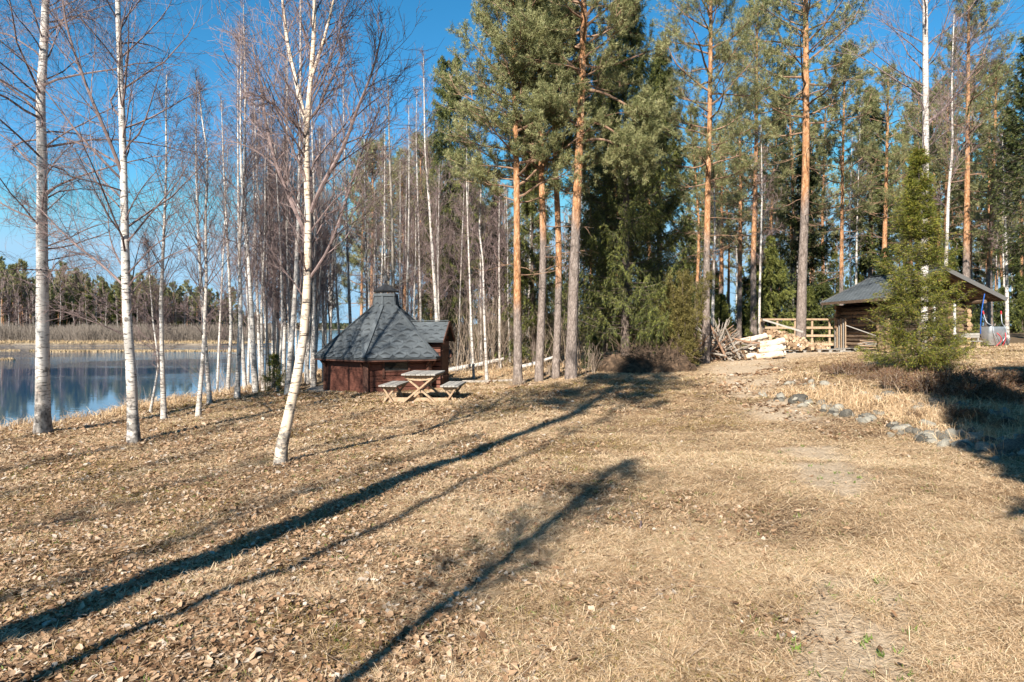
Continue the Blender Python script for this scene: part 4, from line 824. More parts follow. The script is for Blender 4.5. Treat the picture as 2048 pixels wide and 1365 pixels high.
def shingles(mb, p00, p10, p01, p11, row, wid, rnd):
    """p00-p10 the eave, p01-p11 the top: overlapping scale shaped tabs clipped to the face"""
    p00, p10, p01, p11 = map(np.array, (p00, p10, p01, p11)); nn = norm(np.cross(p10 - p00, p01 - p00)); Hs = np.linalg.norm((p01 + p11) / 2 - (p00 + p10) / 2)
    nr = max(2, int(Hs / row)); W0 = np.linalg.norm(p10 - p00); W1 = np.linalg.norm(p11 - p01)
    def at(x, s):   # x metres from the middle, s 0..1 up the slope
        hw = (W0 + (W1 - W0) * s) / 2; x = max(-hw, min(hw, x)); m_ = (p00 + p10) / 2 * (1 - s) + (p01 + p11) / 2 * s
        return m_ + norm(p10 - p00) * x
    for r__ in range(nr):
        s0 = r__ / nr; s1 = min(1, (r__ + 1.45) / nr); off = wid / 2 if r__ % 2 else 0
        hwm = (W0 + (W1 - W0) * s0) / 2 + wid
        for c_ in np.arange(-math.ceil(hwm / wid) * wid + off, hwm, wid):
            if abs(c_) > hwm: continue
            lift = nn * .012; lo = nn * .002; e_ = wid * .5
            V = [at(c_ - e_ * .45, s0) + lift, at(c_ + e_ * .45, s0) + lift, at(c_ + e_ * .98, s0 + .5 / nr) + lift, at(c_ + e_ * .98, s1) + lo, at(c_ - e_ * .98, s1) + lo, at(c_ - e_ * .98, s0 + .5 / nr) + lift]
            tt = .55 + .22 * rnd.random(); mb.add(V, [[0, 1, 2, 3, 4, 5]], tt)
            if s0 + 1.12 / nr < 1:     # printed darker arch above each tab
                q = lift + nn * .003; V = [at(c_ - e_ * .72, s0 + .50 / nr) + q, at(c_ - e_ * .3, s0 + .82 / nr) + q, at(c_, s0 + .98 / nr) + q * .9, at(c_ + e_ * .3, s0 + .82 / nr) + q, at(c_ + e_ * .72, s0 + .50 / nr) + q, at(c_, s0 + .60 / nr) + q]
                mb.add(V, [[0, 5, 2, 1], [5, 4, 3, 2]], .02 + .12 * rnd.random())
rnd = np.random.default_rng(4)
rf = MB()
for k in range(6):
    a, b_ = ang6[k], ang6[(k + 1) % 6]; e0, e1, t0, t1 = pol(ER, a, EZ), pol(ER, b_, EZ), pol(TR, a, TZ), pol(TR, b_, TZ)
    rf.add([e0, e1, t1, t0], [[0, 1, 2, 3]], .3); dn = np.array([0, 0, -.06]); rf.add([e0 + dn, e1 + dn, t1 + dn, t0 + dn], [[3, 2, 1, 0]], .1); rf.add([e0 + dn, e1 + dn, e1, e0], [[0, 1, 2, 3]], .2)
roof = rf.build('roof', M['shingle'], hut)
sh = MB()
for k in range(6):
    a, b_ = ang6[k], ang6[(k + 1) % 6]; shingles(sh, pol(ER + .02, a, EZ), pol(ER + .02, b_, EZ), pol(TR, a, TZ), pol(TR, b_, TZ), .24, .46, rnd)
sh.build('shingles', M['shingle'], roof)
hc = MB()
for k in range(6): hc.beam(pol(ER + .02, ang6[k], EZ + .025), pol(TR, ang6[k], TZ + .03), .13, .025, t=.75)
hc.build('hip_cap', M['shingle'], roof)
fs = MB()
for k in range(6): fs.beam(pol(ER - .03, ang6[k], EZ - .075), pol(ER - .03, ang6[(k + 1) % 6], EZ - .075), .03, .07)
fs.build('fascia', M['huttrim'], roof)
ch = MB()
for k in range(6):
    a, b_ = ang6[k], ang6[(k + 1) % 6]
    ch.add([pol(TR + .02, a, TZ - .05), pol(TR + .02, b_, TZ - .05), pol(TR - .04, b_, 2.86), pol(TR - .04, a, 2.86)], [[0, 1, 2, 3]], .55)
    ch.add([pol(TR, a, 2.86), pol(TR, b_, 2.86), pol(TR - .02, b_, 2.95), pol(TR - .02, a, 2.95)], [[0, 1, 2, 3]], .8); ch.add([pol(TR, a, 2.86), pol(TR, b_, 2.86), pol(TR - .1, b_, 2.86), pol(TR - .1, a, 2.86)], [[3, 2, 1, 0]], .8)
    ch.add([pol(TR - .02, a, 2.95), pol(TR - .02, b_, 2.95), pol(TR - .12, b_, 2.95), pol(TR - .12, a, 2.95)], [[0, 1, 2, 3]], .8); ch.add([pol(TR - .12, a, 2.95), pol(TR - .12, b_, 2.95), pol(TR - .12, b_, 2.4), pol(TR - .12, a, 2.4)], [[0, 1, 2, 3]], 0)
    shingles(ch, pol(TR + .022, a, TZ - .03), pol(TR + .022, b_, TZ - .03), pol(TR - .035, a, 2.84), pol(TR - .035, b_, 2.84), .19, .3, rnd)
    ch.beam(pol(TR + .02, a, TZ - .02), pol(TR - .03, a, 2.86), .07, .02, t=.75)
chim = ch.build('chimney', M['shingle'], hut)
cp_ = MB()
for k in range(6):
    a, b_ = ang6[k], ang6[(k + 1) % 6]; cp_.add([pol(.43, a, 3.05), pol(.43, b_, 3.05), pol(.05, b_, 3.30), pol(.05, a, 3.30)], [[0, 1, 2, 3]], .2); cp_.add([pol(.45, a, 3.05), pol(.45, b_, 3.05), pol(.43, b_, 3.01), pol(.43, a, 3.01)], [[3, 2, 1, 0]], .2)
    cp_.add([pol(.43, a, 3.01), pol(.43, b_, 3.01), (0, 0, 3.04)], [[2, 1, 0]], .1); cp_.segs([pol(.3, a, 2.9)], [pol(.3, a, 3.03)], .012, .012, 5)
cap = cp_.build('chimney_cap', M['black'], chim)
fn = MB(); fn.tube([(0, 0, 3.25), (0, 0, 3.42)], .022, 8); fn.tube([(0, 0, 3.40), (0, 0, 3.43), (0, 0, 3.50), (0, 0, 3.57), (0, 0, 3.62)], [.12, .11, .07, .05, .012], 10); fn.tube([(-.04, 0, 3.58), (-.04, 0, 3.78)], [.022, .012], 6); fn.tube([(.03, 0, 3.58), (.03, 0, 3.72)], [.02, .012], 6)
fn.build('finial', M['black'], hut)
# window in the front right wall
am = (ang6[0] + ang6[1]) / 2; T = np.array([-math.sin(am), math.cos(am), 0]); Nn = np.array([math.cos(am), math.sin(am), 0]); ap = WR * math.cos(R(30))
wc = Nn * (ap + .03) + T * (-.06); zb, zt, hw = .40, .70, .37
wf = MB()
wf.beam(wc + T * -hw + [0, 0, zb], wc + T * hw + [0, 0, zb], .05, .04); wf.beam(wc + T * -hw + [0, 0, zt], wc + T * hw + [0, 0, zt], .05, .04)
for s_, ex in ((-1, .18), (1, 0)): wf.beam(wc + T * s_ * (hw + .045) + [0, 0, zb - .03 - ex], wc + T * s_ * (hw + .045) + [0, 0, zt + .06], .09, .06, up=T)
wf_o = wf.build('window', M['huttrim'], hut); gl = MB(); gl.beam(wc + Nn * .008 + T * -hw + [0, 0, (zb + zt) / 2], wc + Nn * .008 + T * hw + [0, 0, (zb + zt) / 2], .012, zt - zb - .04); gl.build('pane', M['glass'], wf_o)
# porch with its own small gable roof
pa = (ang6[1] + ang6[2]) / 2; PT = np.array([-math.sin(pa), math.cos(pa), 0]); PN = np.array([math.cos(pa), math.sin(pa), 0])
pw = MB(); ro = 2.06
for s_ in (-1, 1):
    for r__ in range(12): zz = hz + .1 + (1.55 - hz - .1) * (r__ + .5) / 12; pw.beam(PN * 1.5 + PT * s_ * .62 + [0, 0, zz], PN * ro + PT * s_ * .62 + [0, 0, zz], .05, .115, t=random.random())
pw.add([PN * (ro - .02) + PT * -.62 + [0, 0, 1.4], PN * (ro - .02) + PT * .62 + [0, 0, 1.4], PN * (ro - .02) + [0, 0, 1.95]], [[0, 1, 2]]); pw.build('porch', M['hutwall'], hut)
dr = MB()
for c_ in range(6): dr.beam(PN * ro + PT * (-.45 + .18 * c_) + [0, 0, hz + .12], PN * ro + PT * (-.45 + .18 * c_) + [0, 0, 1.32], .165, .04, up=PN, t=random.random())
for zz in (.15, 1.05): dr.beam(PN * (ro + .035) + PT * -.52 + [0, 0, zz], PN * (ro + .035) + PT * .52 + [0, 0, zz], .03, .09)
door = dr.build('door', M['huttrim'], hut); hd = MB(); hd.tube([PN * (ro + .04) + PT * .38 + [0, 0, .55], PN * (ro + .1) + PT * .38 + [0, 0, .6], PN * (ro + .1) + PT * .38 + [0, 0, .72], PN * (ro + .04) + PT * .38 + [0, 0, .77]], .012, 6); hd.build('handle', M['black'], door)
pr = MB(); rz_, ez_, rin, rout, hw_ = 2.0, 1.36, .9, 2.22, .88
for s_ in (-1, 1):
    e0, e1, t0, t1 = PN * (rin + .55) + PT * s_ * hw_ + [0, 0, ez_], PN * rout + PT * s_ * hw_ + [0, 0, ez_], PN * rin + [0, 0, rz_], PN * rout + [0, 0, rz_]
    if s_ < 0: q = (e0, e1, t0, t1)
    else: q = (e1, e0, t1, t0)
    pr.add([q[0], q[1], q[3], q[2]], [[0, 1, 2, 3]], .3); dn = np.array([0, 0, -.06]); pr.add([q[0] + dn, q[1] + dn, q[3] + dn, q[2] + dn], [[3, 2, 1, 0]], .1)
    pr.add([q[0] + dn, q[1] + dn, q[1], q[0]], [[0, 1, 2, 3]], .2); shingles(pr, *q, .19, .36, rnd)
pr.beam(PN * rin + [0, 0, rz_ + .03], PN * rout + [0, 0, rz_ + .03], .14, .02, t=.7)
pro = pr.build('porch_roof', M['shingle'], hut); bb = MB()
for s_ in (-1, 1): bb.beam(PN * (rout + .012) + PT * s_ * (hw_ + .02) + [0, 0, ez_ - .05], PN * (rout + .012) + [0, 0, rz_ - .04], .03, .13, up=(0, 0, 1))
bb.beam(PN * (rout - .1) + PT * .8 + [0, 0, 1.0], PN * (rout + .2) + PT * -.7 + [0, 0, .84], .05, .05); bb.build('barge_board', M['huttrim'], pro)

# ------------------------------------------------------------------ picnic table
o = on(848, 18.9); tb = empty('picnic_table', o + [0, 0, .02], R(-4)); tag(tb, 'weathered wooden picnic table with crossed legs and two attached benches', 'picnic table')
def planks(cx, wid, n, y0, y1, z, name):
    g = MB()
    for k in range(n): g.box((cx - wid / 2 + wid * (k + .5) / n, (y0 + y1) / 2 + random.uniform(-.015, .015), z + random.uniform(-.002, .002)), (wid / n - .012, y1 - y0, .035), t=random.random())
    return g.build(name, M['oldwood'], tb)
planks(0, .92, 7, -.80, .80, .755, 'tabletop'); planks(-.83, .50, 5, -.78, .78, .45, 'bench_seat'); planks(.83, .50, 5, -.78, .78, .45, 'bench_seat')
for y in (-.62, .62):
    for s_ in (-1, 1):
        g = MB(); g.beam((s_ * -.40, y + s_ * .03, .70), (s_ * .43, y + s_ * .03, .01), .045, .11, up=(0, 1, 0)); g.build('table_leg', M['paleboard'], tb)
        g = MB(); g.beam((s_ * .98, y, .40), (s_ * .72, y, .01), .045, .10, up=(0, 1, 0), t=.3); g.beam((s_ * .66, y + .045, .40), (s_ * .98, y + .045, .01), .045, .10, up=(0, 1, 0), t=.3); g.build('bench_leg', M['paleboard'], tb)
        g = MB(); g.add([(s_ * .83 - .24, y - .02, .43), (s_ * .83 + .24, y - .02, .43), (s_ * .83 + .14, y - .02, .33), (s_ * .83 - .14, y - .02, .33), (s_ * .83 - .24, y + .02, .43), (s_ * .83 + .24, y + .02, .43), (s_ * .83 + .14, y + .02, .33), (s_ * .83 - .14, y + .02, .33)], [[3, 2, 1, 0], [4, 5, 6, 7], [2, 3, 7, 6], [0, 4, 7, 3], [1, 2, 6, 5]]); g.build('bench_bearer', M['paleboard'], tb)
    a_ = np.linspace(math.pi, 2 * math.pi, 12); V = [(.44 * math.cos(q), y - .06, .735 + .15 * math.sin(q)) for q in a_] + [(.44 * math.cos(q), y - .02, .735 + .15 * math.sin(q)) for q in a_]
    g = MB(); g.add(V, [list(range(11, -1, -1))]); g.add(V, [list(range(12, 24))]); k_ = np.arange(11); g.add(V, np.stack([k_, k_ + 1, k_ + 13, k_ + 12], 1)); g.build('apron', M['paleboard'], tb)
    g = MB(); g.beam((-.98, y + .09, .07), (.98, y + .09, .07), .04, .11); g.build('foot_rail', M['paleboard'], tb)

# ------------------------------------------------------------------ log shed
shed = empty('log_shed', (18.1, 31, 0)); tag(shed, 'small dark log shed with low grey roof behind the fir', 'shed')
sx, sy = 18.1, 31.0; gz = .62
def logrow(mb, a, b_, z0, z1, r_l, out=.25):
    a = np.array(a, float); b_ = np.array(b_, float); d = norm(b_ - a); z = z0 + r_l
    while z < z1:
        e0 = out * random.uniform(.6, 1.2); rr = r_l * random.uniform(.92, 1.05); P = np.linspace(0, 1, 7)[:, None]; Q = (a - d * e0) * (1 - P) + (b_ + d * e0) * P + [0, 0, z] + np.random.normal(0, .008, (7, 3))
        mb.tube(Q, rr, 9, t=random.random(), wob=.04, m=0, cap=False)
        for E, s_ in ((Q[0], -1), (Q[-1], 1)):
            mb.tube([E, E + d * s_ * .004], [rr * .98, rr * .98], 9, t=random.random(), m=1)
        z += r_l * 1.78
np.random.seed(4)
x0, x1, y0, y1 = -1.75, 1.75, -1.05, 2.9; WT = 2.85
for a, b_, z0, out in (((x0, y0, 0), (x0, y1, 0), gz, .28), ((x1, y0, 0), (x1, y1, 0), gz, .28), ((x0, y1, 0), (x1, y1, 0), gz + .1, .28), ((x0, y0, 0), (.35, y0, 0), gz + .1, .28), ((1.25, y0, 0), (x1, y0, 0), gz + .1, .3)):
    g = MB(); logrow(g, a, b_, z0 - .1, WT, .105, out); g.build('log_wall', [M['log'], M['endgrain']], shed)
g = MB()
for zz in np.arange(WT + .05, 3.7, .17):
    hw = max(.15, (4.12 - zz) / 1.3 * 2.2 - .55); g.beam((-hw, 0, zz), (hw, 0, zz), .09, .172, t=random.random())
ga = g.build('gable', M['log'], shed, loc=(0, y0, 0)); gb = ga.copy(); C.objects.link(gb); gb.parent = shed; gb.location = (0, y1, 0)
g = MB(); g.box((.8, y0 + .06, 1.85), (.8, .05, 1.9), t=.1)
for k in range(6): g.box((.8 - .34 + .136 * k, y0 + .025, 1.85), (.125, .02, 1.88), t=random.random())
dd = g.build('door', M['log'], shed); g = MB(); g.tube([(1.1, y0 + .01, 1.7), (1.1, y0 - .05, 1.74), (1.1, y0 - .05, 1.86), (1.1, y0 + .01, 1.9)], .012, 6); g.build('handle', M['black'], dd)
for xx in (.35, 1.25): g = MB(); g.box((xx, y0 - .1, 1.85), (.10, .05, 2.0)); g.build('door_trim', M['white'], shed)
RZ, EZ2, RW, ry0, ry1 = 4.32, 3.02, 2.55, -2.45, 3.3
rfm = MB(); dn = np.array([0, 0, -.10])
for s_ in (-1, 1):
    e0, e1, t0, t1 = [np.array(q) for q in ((s_ * RW, ry0, EZ2), (s_ * RW, ry1, EZ2), (0, ry0, RZ), (0, ry1, RZ))]
    q = (e1, e0, t1, t0) if s_ < 0 else (e0, e1, t0, t1)
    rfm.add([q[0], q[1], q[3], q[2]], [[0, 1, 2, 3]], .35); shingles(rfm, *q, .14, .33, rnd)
rfm.beam((0, ry0, RZ + .02), (0, ry1, RZ + .02), .25, .02, t=.5)
rf2 = rfm.build('roof', M['shingle2'], shed)
g = MB()
for s_ in (-1, 1):
    for k in range(14):   # roof boards seen from below
        f0, f1 = k / 14, (k + .96) / 14; A_ = np.array((s_ * RW * (1 - f0), 0, EZ2 + (RZ - EZ2) * f0 - .05)); B_ = np.array((s_ * RW * (1 - f1), 0, EZ2 + (RZ - EZ2) * f1 - .05))
        c_ = (A_ + B_) / 2; g.beam(c_ + [0, ry0 + .03, 0], c_ + [0, ry1 - .03, 0], np.linalg.norm(B_ - A_), .03, up=tuple(np.cross(B_ - A_, (0, 1, 0)) * -s_), t=random.random())
g.build('roof_boards', M['log'], rf2)
for yy in (ry0 - .02, ry1 + .02):
    for s_ in (-1, 1): g = MB(); g.beam((s_ * (RW + .04), yy, EZ2 - .06), (0, yy, RZ - .05), .035, .17); g.build('barge_board', M['greyboard'], rf2)
for s_ in (-1, 1): g = MB(); g.beam((s_ * (RW + .01), ry0, EZ2 - .05), (s_ * (RW + .01), ry1, EZ2 - .05), .03, .13); g.build('fascia', M['log'], rf2)
for yy in (-2.2, -1.6):
    for s_ in (-1, 1): g = MB(); g.beam((s_ * 2.35, yy, EZ2 - .03), (0, yy, RZ - .17), .08, .11); g.build('rafter', M['log'], rf2)
for xx in (x0, x1): g = MB(); g.tube([(xx, -2.35, WT + .03), (xx, -1.2, WT + .03)], .085, 9, m=0); g.build('purlin', M['log'], rf2)
g = MB(); g.beam((-1.83, .9, 2.55), (-1.83, 1.55, 2.1), .03, .04); g.beam((-1.83, 1.6, 2.55), (-1.83, 1.6, 2.0), .03, .04); g.build('wall_bracket', M['black'], shed)

def thing(name, label, cat, loc, rz=0, group=None): return tag(empty(name, loc, rz), label, cat, group)
# wheelbarrow standing on its nose against the shed corner
wb_ = thing('wheelbarrow', 'galvanised wheelbarrow tipped upright at the shed corner, red handle grips', 'wheelbarrow', on(1985, 28.9), R(8))
rings = []; zs_ = [.02, .18, .45, .70, .80]; hwid = [.30, .36, .42, .43, .40]
outer = MB(); nP = 20
for zz, hw in zip(zs_, hwid):
    a_ = np.arange(nP) * 2 * math.pi / nP; rings.append(np.stack([np.sign(np.cos(a_)) * np.abs(np.cos(a_)) ** .45 * hw, -.02 + np.sign(np.sin(a_)) * np.abs(np.sin(a_)) ** .45 * (.16 + .16 * min(1, zz / .5)), np.full(nP, zz + .06)], 1))
V = np.concatenate(rings); i = np.arange(nP); j = (i + 1) % nP; nR = len(rings)
outer.add(V, np.concatenate([np.stack([i + k * nP, j + k * nP, j + (k + 1) * nP, i + (k + 1) * nP], 1) for k in range(nR - 1)])); outer.add(V, [list(range(nP - 1, -1, -1))]); outer.add(V, [list(range((nR - 1) * nP, nR * nP))])
tray = outer.build('tray', M['galv'], wb_, smooth=True); sm = tray.modifiers.new('edge', 'EDGE_SPLIT'); sm.split_angle = R(50)
for s_ in (-1, 1):
    g = MB(); g.tube(smooth_path([(s_ * .12, -.40, .25), (s_ * .26, -.38, .45), (s_ * .33, -.36, .70), (s_ * .24, -.33, .90), (s_ * .36 - .02, -.10, .99), (s_ * .42, .02, 1.45)], 16), .018, 8); g.build('handle_tube', M['galv'], wb_)
    g = MB(); g.tube([(s_ * .415, .0, 1.38), (s_ * .43, .03, 1.52)], .026, 8); g.build('grip', M['redpaint'], wb_)
    g = MB(); g.tube(smooth_path([(s_ * .15, -.34, .05), (s_ * .08 + .1, -.42, .25), (s_ * .10 + .06, -.50, .42), (s_ * .2, -.42, .60)], 10), .016, 7); g.build('leg', M['redpaint'], wb_)
wh = MB(); a_ = np.linspace(0, 2 * math.pi, 25); c_ = np.array([.34, -.30, .20]); ringp = np.stack([c_[0] + .05 * np.sin(a_) * 0 + .03 * np.cos(a_), c_[1] + .15 * np.cos(a_), c_[2] + .15 * np.sin(a_)], 1)
wh.tube(ringp, .048, 10, cap=False); who = wh.build('wheel', M['rubber'], wb_, smooth=True); g = MB(); g.segs([c_] * 6, [c_ + [0, .11 * math.cos(q), .11 * math.sin(q)] for q in np.arange(6) * 1.047], .012, .012, 5); g.tube([c_ + [-.06, 0, 0], c_ + [.06, 0, 0]], .025, 8); g.build('rim', M['galv'], who)
hs = MB(); hs.tube(smooth_path([PX(1969, 588, 28.4), PX(1966, 605, 28.4), PX(1963, 622, 28.4), PX(1961, 645, 28.4), PX(1961, 668, 28.5)], 12), .018, 7)
tag(hs.build('pipe', M['blue']), 'bright blue pipe hanging down from the shed eave', 'pipe')
bn = thing('low_bench', 'low grey plank bench on timber blocks before the shed', 'bench', on(1932, 28.6), R(-3))
g = MB(); g.box((0, 0, .36), (1.15, .34, .035), t=.6); g.build('seat', M['oldwood'], bn)
for k in range(2): g = MB(); g.box((-.05, -.19, .55 + .10 * k), (.95, .03, .09), t=.4 + .3 * k); g.build('side_board', M['oldwood'], bn)
g = MB(); g.box((-.45, -.19, .49), (.05, .034, .30)); g.box((.38, -.17, .49), (.05, .034, .30)); g.build('upright', M['oldwood'], bn)
for xx in (-.2, .42): g = MB(); g.box((xx, 0, .16), (.16, .26, .34), t=.7); g.build('block', M['paleboard'], bn)
bk = MB(); bz = on(1901, 28.3); a_ = [.0, .02, .40, .41]; bk.tube([(0, 0, z_) for z_ in a_], [.15, .16, .20, .21], 16); bk.tube([(0, 0, .411), (0, 0, .06)], [.195, .15], 16, cap=False)
bk.tube([(.2 * math.cos(q), -.02, .38 + .12 * math.sin(q) * -1) for q in np.linspace(math.pi, 2 * math.pi, 9)], .006, 5)
tag(bk.build('bucket', M['galv'], loc=bz), 'grey metal bucket left of the low plank bench', 'bucket')

# split birch firewood stacked by the shed door
def split_mesh(L, r_, seed, white=False):
    rg = np.random.default_rng(seed); g = MB(); n = 5; a_ = np.sort(rg.random(n)) * .5 + np.arange(n) * 2 * np.pi / n
    ring = np.stack([np.cos(a_) * r_ * (.65 + .5 * rg.random(n)), np.sin(a_) * r_ * (.65 + .5 * rg.random(n))], 1)
    V = [(x, -L / 2, z) for x, z in ring] + [(x * .95, L / 2, z * .95) for x, z in ring]; i = np.arange(n); j = (i + 1) % n
    g.add(V, np.stack([i, i + n, j + n, j], 1), rg.random(n) * .8, 0); g.add(V, [list(range(n))], .72, 0); g.add(V, [list(range(2 * n - 1, n - 1, -1))], .68, 0)
    if white: g.f[-3] = (g.f[-3][0], g.f[-3][1], np.array([1] + [0] * (n - 1)))
    return g.mesh('split_log', [M['split'], M['birch']])
SM = [split_mesh(.33 + .04 * (k % 3), .075 + .012 * (k % 3), 600 + k, k % 3 == 0) for k in range(8)]
def log_obj(me, loc, rot, label, group, name='split_log', cat='firewood'):
    o_ = bpy.data.objects.new(name, me); C.objects.link(o_); o_.location = tuple(loc); o_.rotation_euler = rot; return tag(o_, label, cat, group)
r_ = np.random.default_rng(71)
for row in range(6):
    for k in range(9 - row // 2):
        x = 16.95 + .16 * k + .06 * (row % 2) + r_.normal(0, .012); log_obj(SM[int(r_.integers(8))], (x, 29.35 + r_.normal(0, .03), zg1(17.5, 29.3) + .08 + .135 * row), (r_.normal(0, .05), r_.uniform(0, 6.28), r_.normal(0, .06)), 'pale split log in the stack by the shed door behind the fir', 'split logs stacked by the shed door')
# firewood heap in the rack
zf = zg1(13.3, 33)
for k in range(215):
    x = r_.uniform(12.1, 15.0); top = np.interp(x, [12.1, 12.5, 13.2, 14.3, 15.0], [.75, 1.02, .85, .42, .10]) ; q = r_.random() ** .6; yy = 32.15 + .9 * q + r_.normal(0, .05)
    z = zf + .14 + top * (q * .95 + .03); log_obj(SM[int(r_.integers(8))], (x, yy, z), (r_.normal(0, .35), r_.uniform(0, 6.28), r_.normal(0, .5)), 'split log in the loose firewood heap before the wooden rack', 'split logs of the firewood heap')
# the open wooden rack
rk = thing('wooden_rack', 'open rack of pale boards with slatted ends holding the firewood heap', 'rack', (14, 33.6, zg1(14, 33.6))); ro_ = np.array([14, 33.6, zg1(14, 33.6)])
def rp(x, y, z): return np.array([x, y, z + ro_[2]]) - ro_ * [1, 1, 1]
A_, B_, FL, FR = (12.7, 34.3), (16.15, 34.3), (11.95, 32.9), (15.95, 32.6)
for k, zz in enumerate((1.62, 1.20, .80, .36)):
    g = MB(); g.beam(rp(A_[0] - .05, A_[1], zz), rp(B_[0], B_[1], zz), .035, .115 if k else .09, t=.4 + .15 * k); g.build('rail', M['paleboard'], rk)
for x in (13.35, 14.25, 15.1, 15.98): g = MB(); g.beam(rp(x, A_[1] + .06, 0), rp(x, A_[1] + .06, 1.64), .09, .05, up=(0, 1, 0), t=.6); g.build('post', M['paleboard'], rk)
for (a, b_, n_) in ((FL, A_, 7), (FR, B_, 6)):
    for k in range(n_):
        f = (k + .3) / n_; x, y = a[0] * (1 - f) + b_[0] * f, a[1] * (1 - f) + b_[1] * f; dx = norm(np.array([b_[0] - a[0], b_[1] - a[1], 0.])); g = MB(); g.beam(rp(x, y, .1), rp(x, y, 1.66 - .04 * (k % 2)), .03, .11, up=tuple(dx), t=random.random()); g.build('slat', M['oldwood'] if k % 2 else M['paleboard'], rk)
    for zz in (.3, 1.55): g = MB(); g.beam(rp(a[0] + .04, a[1], zz), rp(b_[0] + .04, b_[1] - .05, zz), .04, .09); g.build('rail', M['paleboard'], rk)
g = MB(); g.beam(rp(12.2, 33.2, 1.6), rp(13.9, 32.6, 1.0), .03, .08, t=.8); g.build('brace', M['oldwood'], rk)
for k, (x, y) in enumerate(((14.9, 32.3), (16.1, 32.45), (13.3, 32.6))):
    pl = thing('pallet', ['grey wooden pallet under the low end of the firewood heap', 'grey wooden pallet at the right end of the rack', 'wooden pallet buried under the high part of the firewood heap'][k], 'pallet', (x, y, zg1(x, y)), R(-4 + 3 * k))
    g = MB()
    for q in range(6): g.box((0, -.4 + .16 * q, .135), (1.15, .10, .022), t=random.random())
    g.build('deck', M['oldwood'], pl); g = MB()
    for q in (-.5, 0, .5): g.box((q, -.38, .065), (.12, .10, .115), t=.5); g.box((q, .38, .065), (.12, .10, .115), t=.5)
    for q in (-.38, .38): g.box((0, q, .008), (1.15, .09, .02), t=.6)
    g.build('blocks', M['oldwood'], pl)
# boards heaped against the shed wall
r_ = np.random.default_rng(73)
for k in range(13):
    z = .05 + .05 * (k // 2) + .02 * (k % 2); x = 16.1 - .04 * (k % 4); L_ = r_.uniform(1.5, 2.4); g = MB(); g.box((0, 0, 0), (L_, .12, .03), t=r_.random())
    o_ = g.build('board', M['oldwood'] if k % 3 else M['paleboard'], loc=(16.9 - .3 + r_.normal(0, .15), 31.0 + .14 * (k % 3) - .6, zg1(16.6, 30.4) + z)); o_.rotation_euler = (0, r_.normal(.06, .05), r_.normal(0, .14)); tag(o_, 'old board in the low stack at the left wall of the shed', 'board', 'boards stacked by the shed')
g = MB(); a_, b_ = PX(1692, 651, 31), PX(1752, 672, 30.2); g.beam((a_ - b_) / 2, (b_ - a_) / 2, .1, .03, t=.8); tag(g.build('board', M['oldwood'], loc=(a_ + b_) / 2), 'single long pale board leaning over the low board stack', 'board')
# birch logs
def round_log(L, rad, seed, mt='birch'):
    g = MB(); rg = np.random.default_rng(seed); P = np.stack([np.linspace(-L / 2, L / 2, 9), rg.normal(0, .01, 9), rg.normal(0, .01, 9)], 1); g.tube(P, rad * (1 + rg.normal(0, .03, 9)), 14, wob=.015, h=np.full(9, .05), cap=False)
    for e_, s_ in ((P[0], -1), (P[-1], 1)): g.tube([e_, e_ + [s_ * .004, 0, 0]], [rad * .98] * 2, 14, m=1)
    return g.mesh('birch_log', [M[mt], M['endgrain']], smooth=[0])
bl = [(10.35, 27.55, .13, 1.15, .14, -.12, 'bottom front'), (10.65, 27.9, .14, 1.1, .13, -.1, 'bottom middle'), (10.75, 28.25, .13, 1.0, .12, -.15, 'bottom back'), (10.45, 27.7, .37, 1.1, .16, -.1, 'thick middle front'), (10.7, 28.05, .38, 1.05, .14, -.14, 'middle back'),
      (10.55, 27.85, .63, 1.2, .15, -.16, 'topmost right'), (9.95, 28.15, .80, 1.15, .13, -.22, 'topmost left tilted'), (9.75, 28.0, .36, .65, .13, -.3, 'short left'), (9.65, 27.6, .13, .5, .12, -.2, 'short bottom left')]
for k, (x, y, z, L_, rd, tl, lab) in enumerate(bl):
    log_obj(round_log(L_, rd * .93, 650 + k, 'creambirch'), (x, y, zg1(10.4, 27.9) + z), (0, tl, .12 + .05 * (k % 3)), 'white birch log, %s in the log stack' % lab, 'white birch logs in the stack', 'birch_log', 'log')
# the heap of branches
r_ = np.random.default_rng(74); hb = np.array([8.35, 28.2, zg1(8.35, 28.2)])
STK = []
for k in range(10):
    L_ = .6 + .13 * k; g = MB(); P = np.zeros((7, 3)); P[:, 2] = np.linspace(0, L_, 7); P[:, :2] = np.cumsum(r_.normal(0, .028, (7, 2)), 0); g.tube(P, np.linspace(.045, .016, 7) * r_.uniform(.6, 1.15), 6, t=r_.random(), wob=.06)
    if k % 2: g.tube([P[4], P[4] + [.12, .05, .15], P[4] + [.17, .1, .4]], [.02, .015, .006], 5, t=.5)
    STK.append(g.mesh('stick', [M['deadwood'] if k % 3 else M['limb']]))
for k in range(250):
    a_ = r_.uniform(0, 6.28); rad_ = abs(r_.normal(0, .5)); x = hb[0] + rad_ * 1.5 * math.cos(a_) ; y = hb[1] + rad_ * .8 * math.sin(a_) - .15; h_ = max(0, 1.0 - abs(x - hb[0]) / 1.6) * r_.uniform(0, .8)
    lean = r_.uniform(.75, 1.62) if r_.random() < .85 else r_.uniform(.3, .8); az = math.atan2(hb[1] + .3 - y, hb[0] - x) + r_.normal(0, .9)
    e_ = Vector((math.cos(az) * math.sin(lean), math.sin(az) * math.sin(lean), math.cos(lean))).to_track_quat('Z', 'X').to_euler()
    log_obj(STK[int(r_.integers(10))], (x, y, hb[2] + h_), e_, 'bare grey stick in the big heap of branches', 'sticks of the branch heap', 'stick', 'stick')
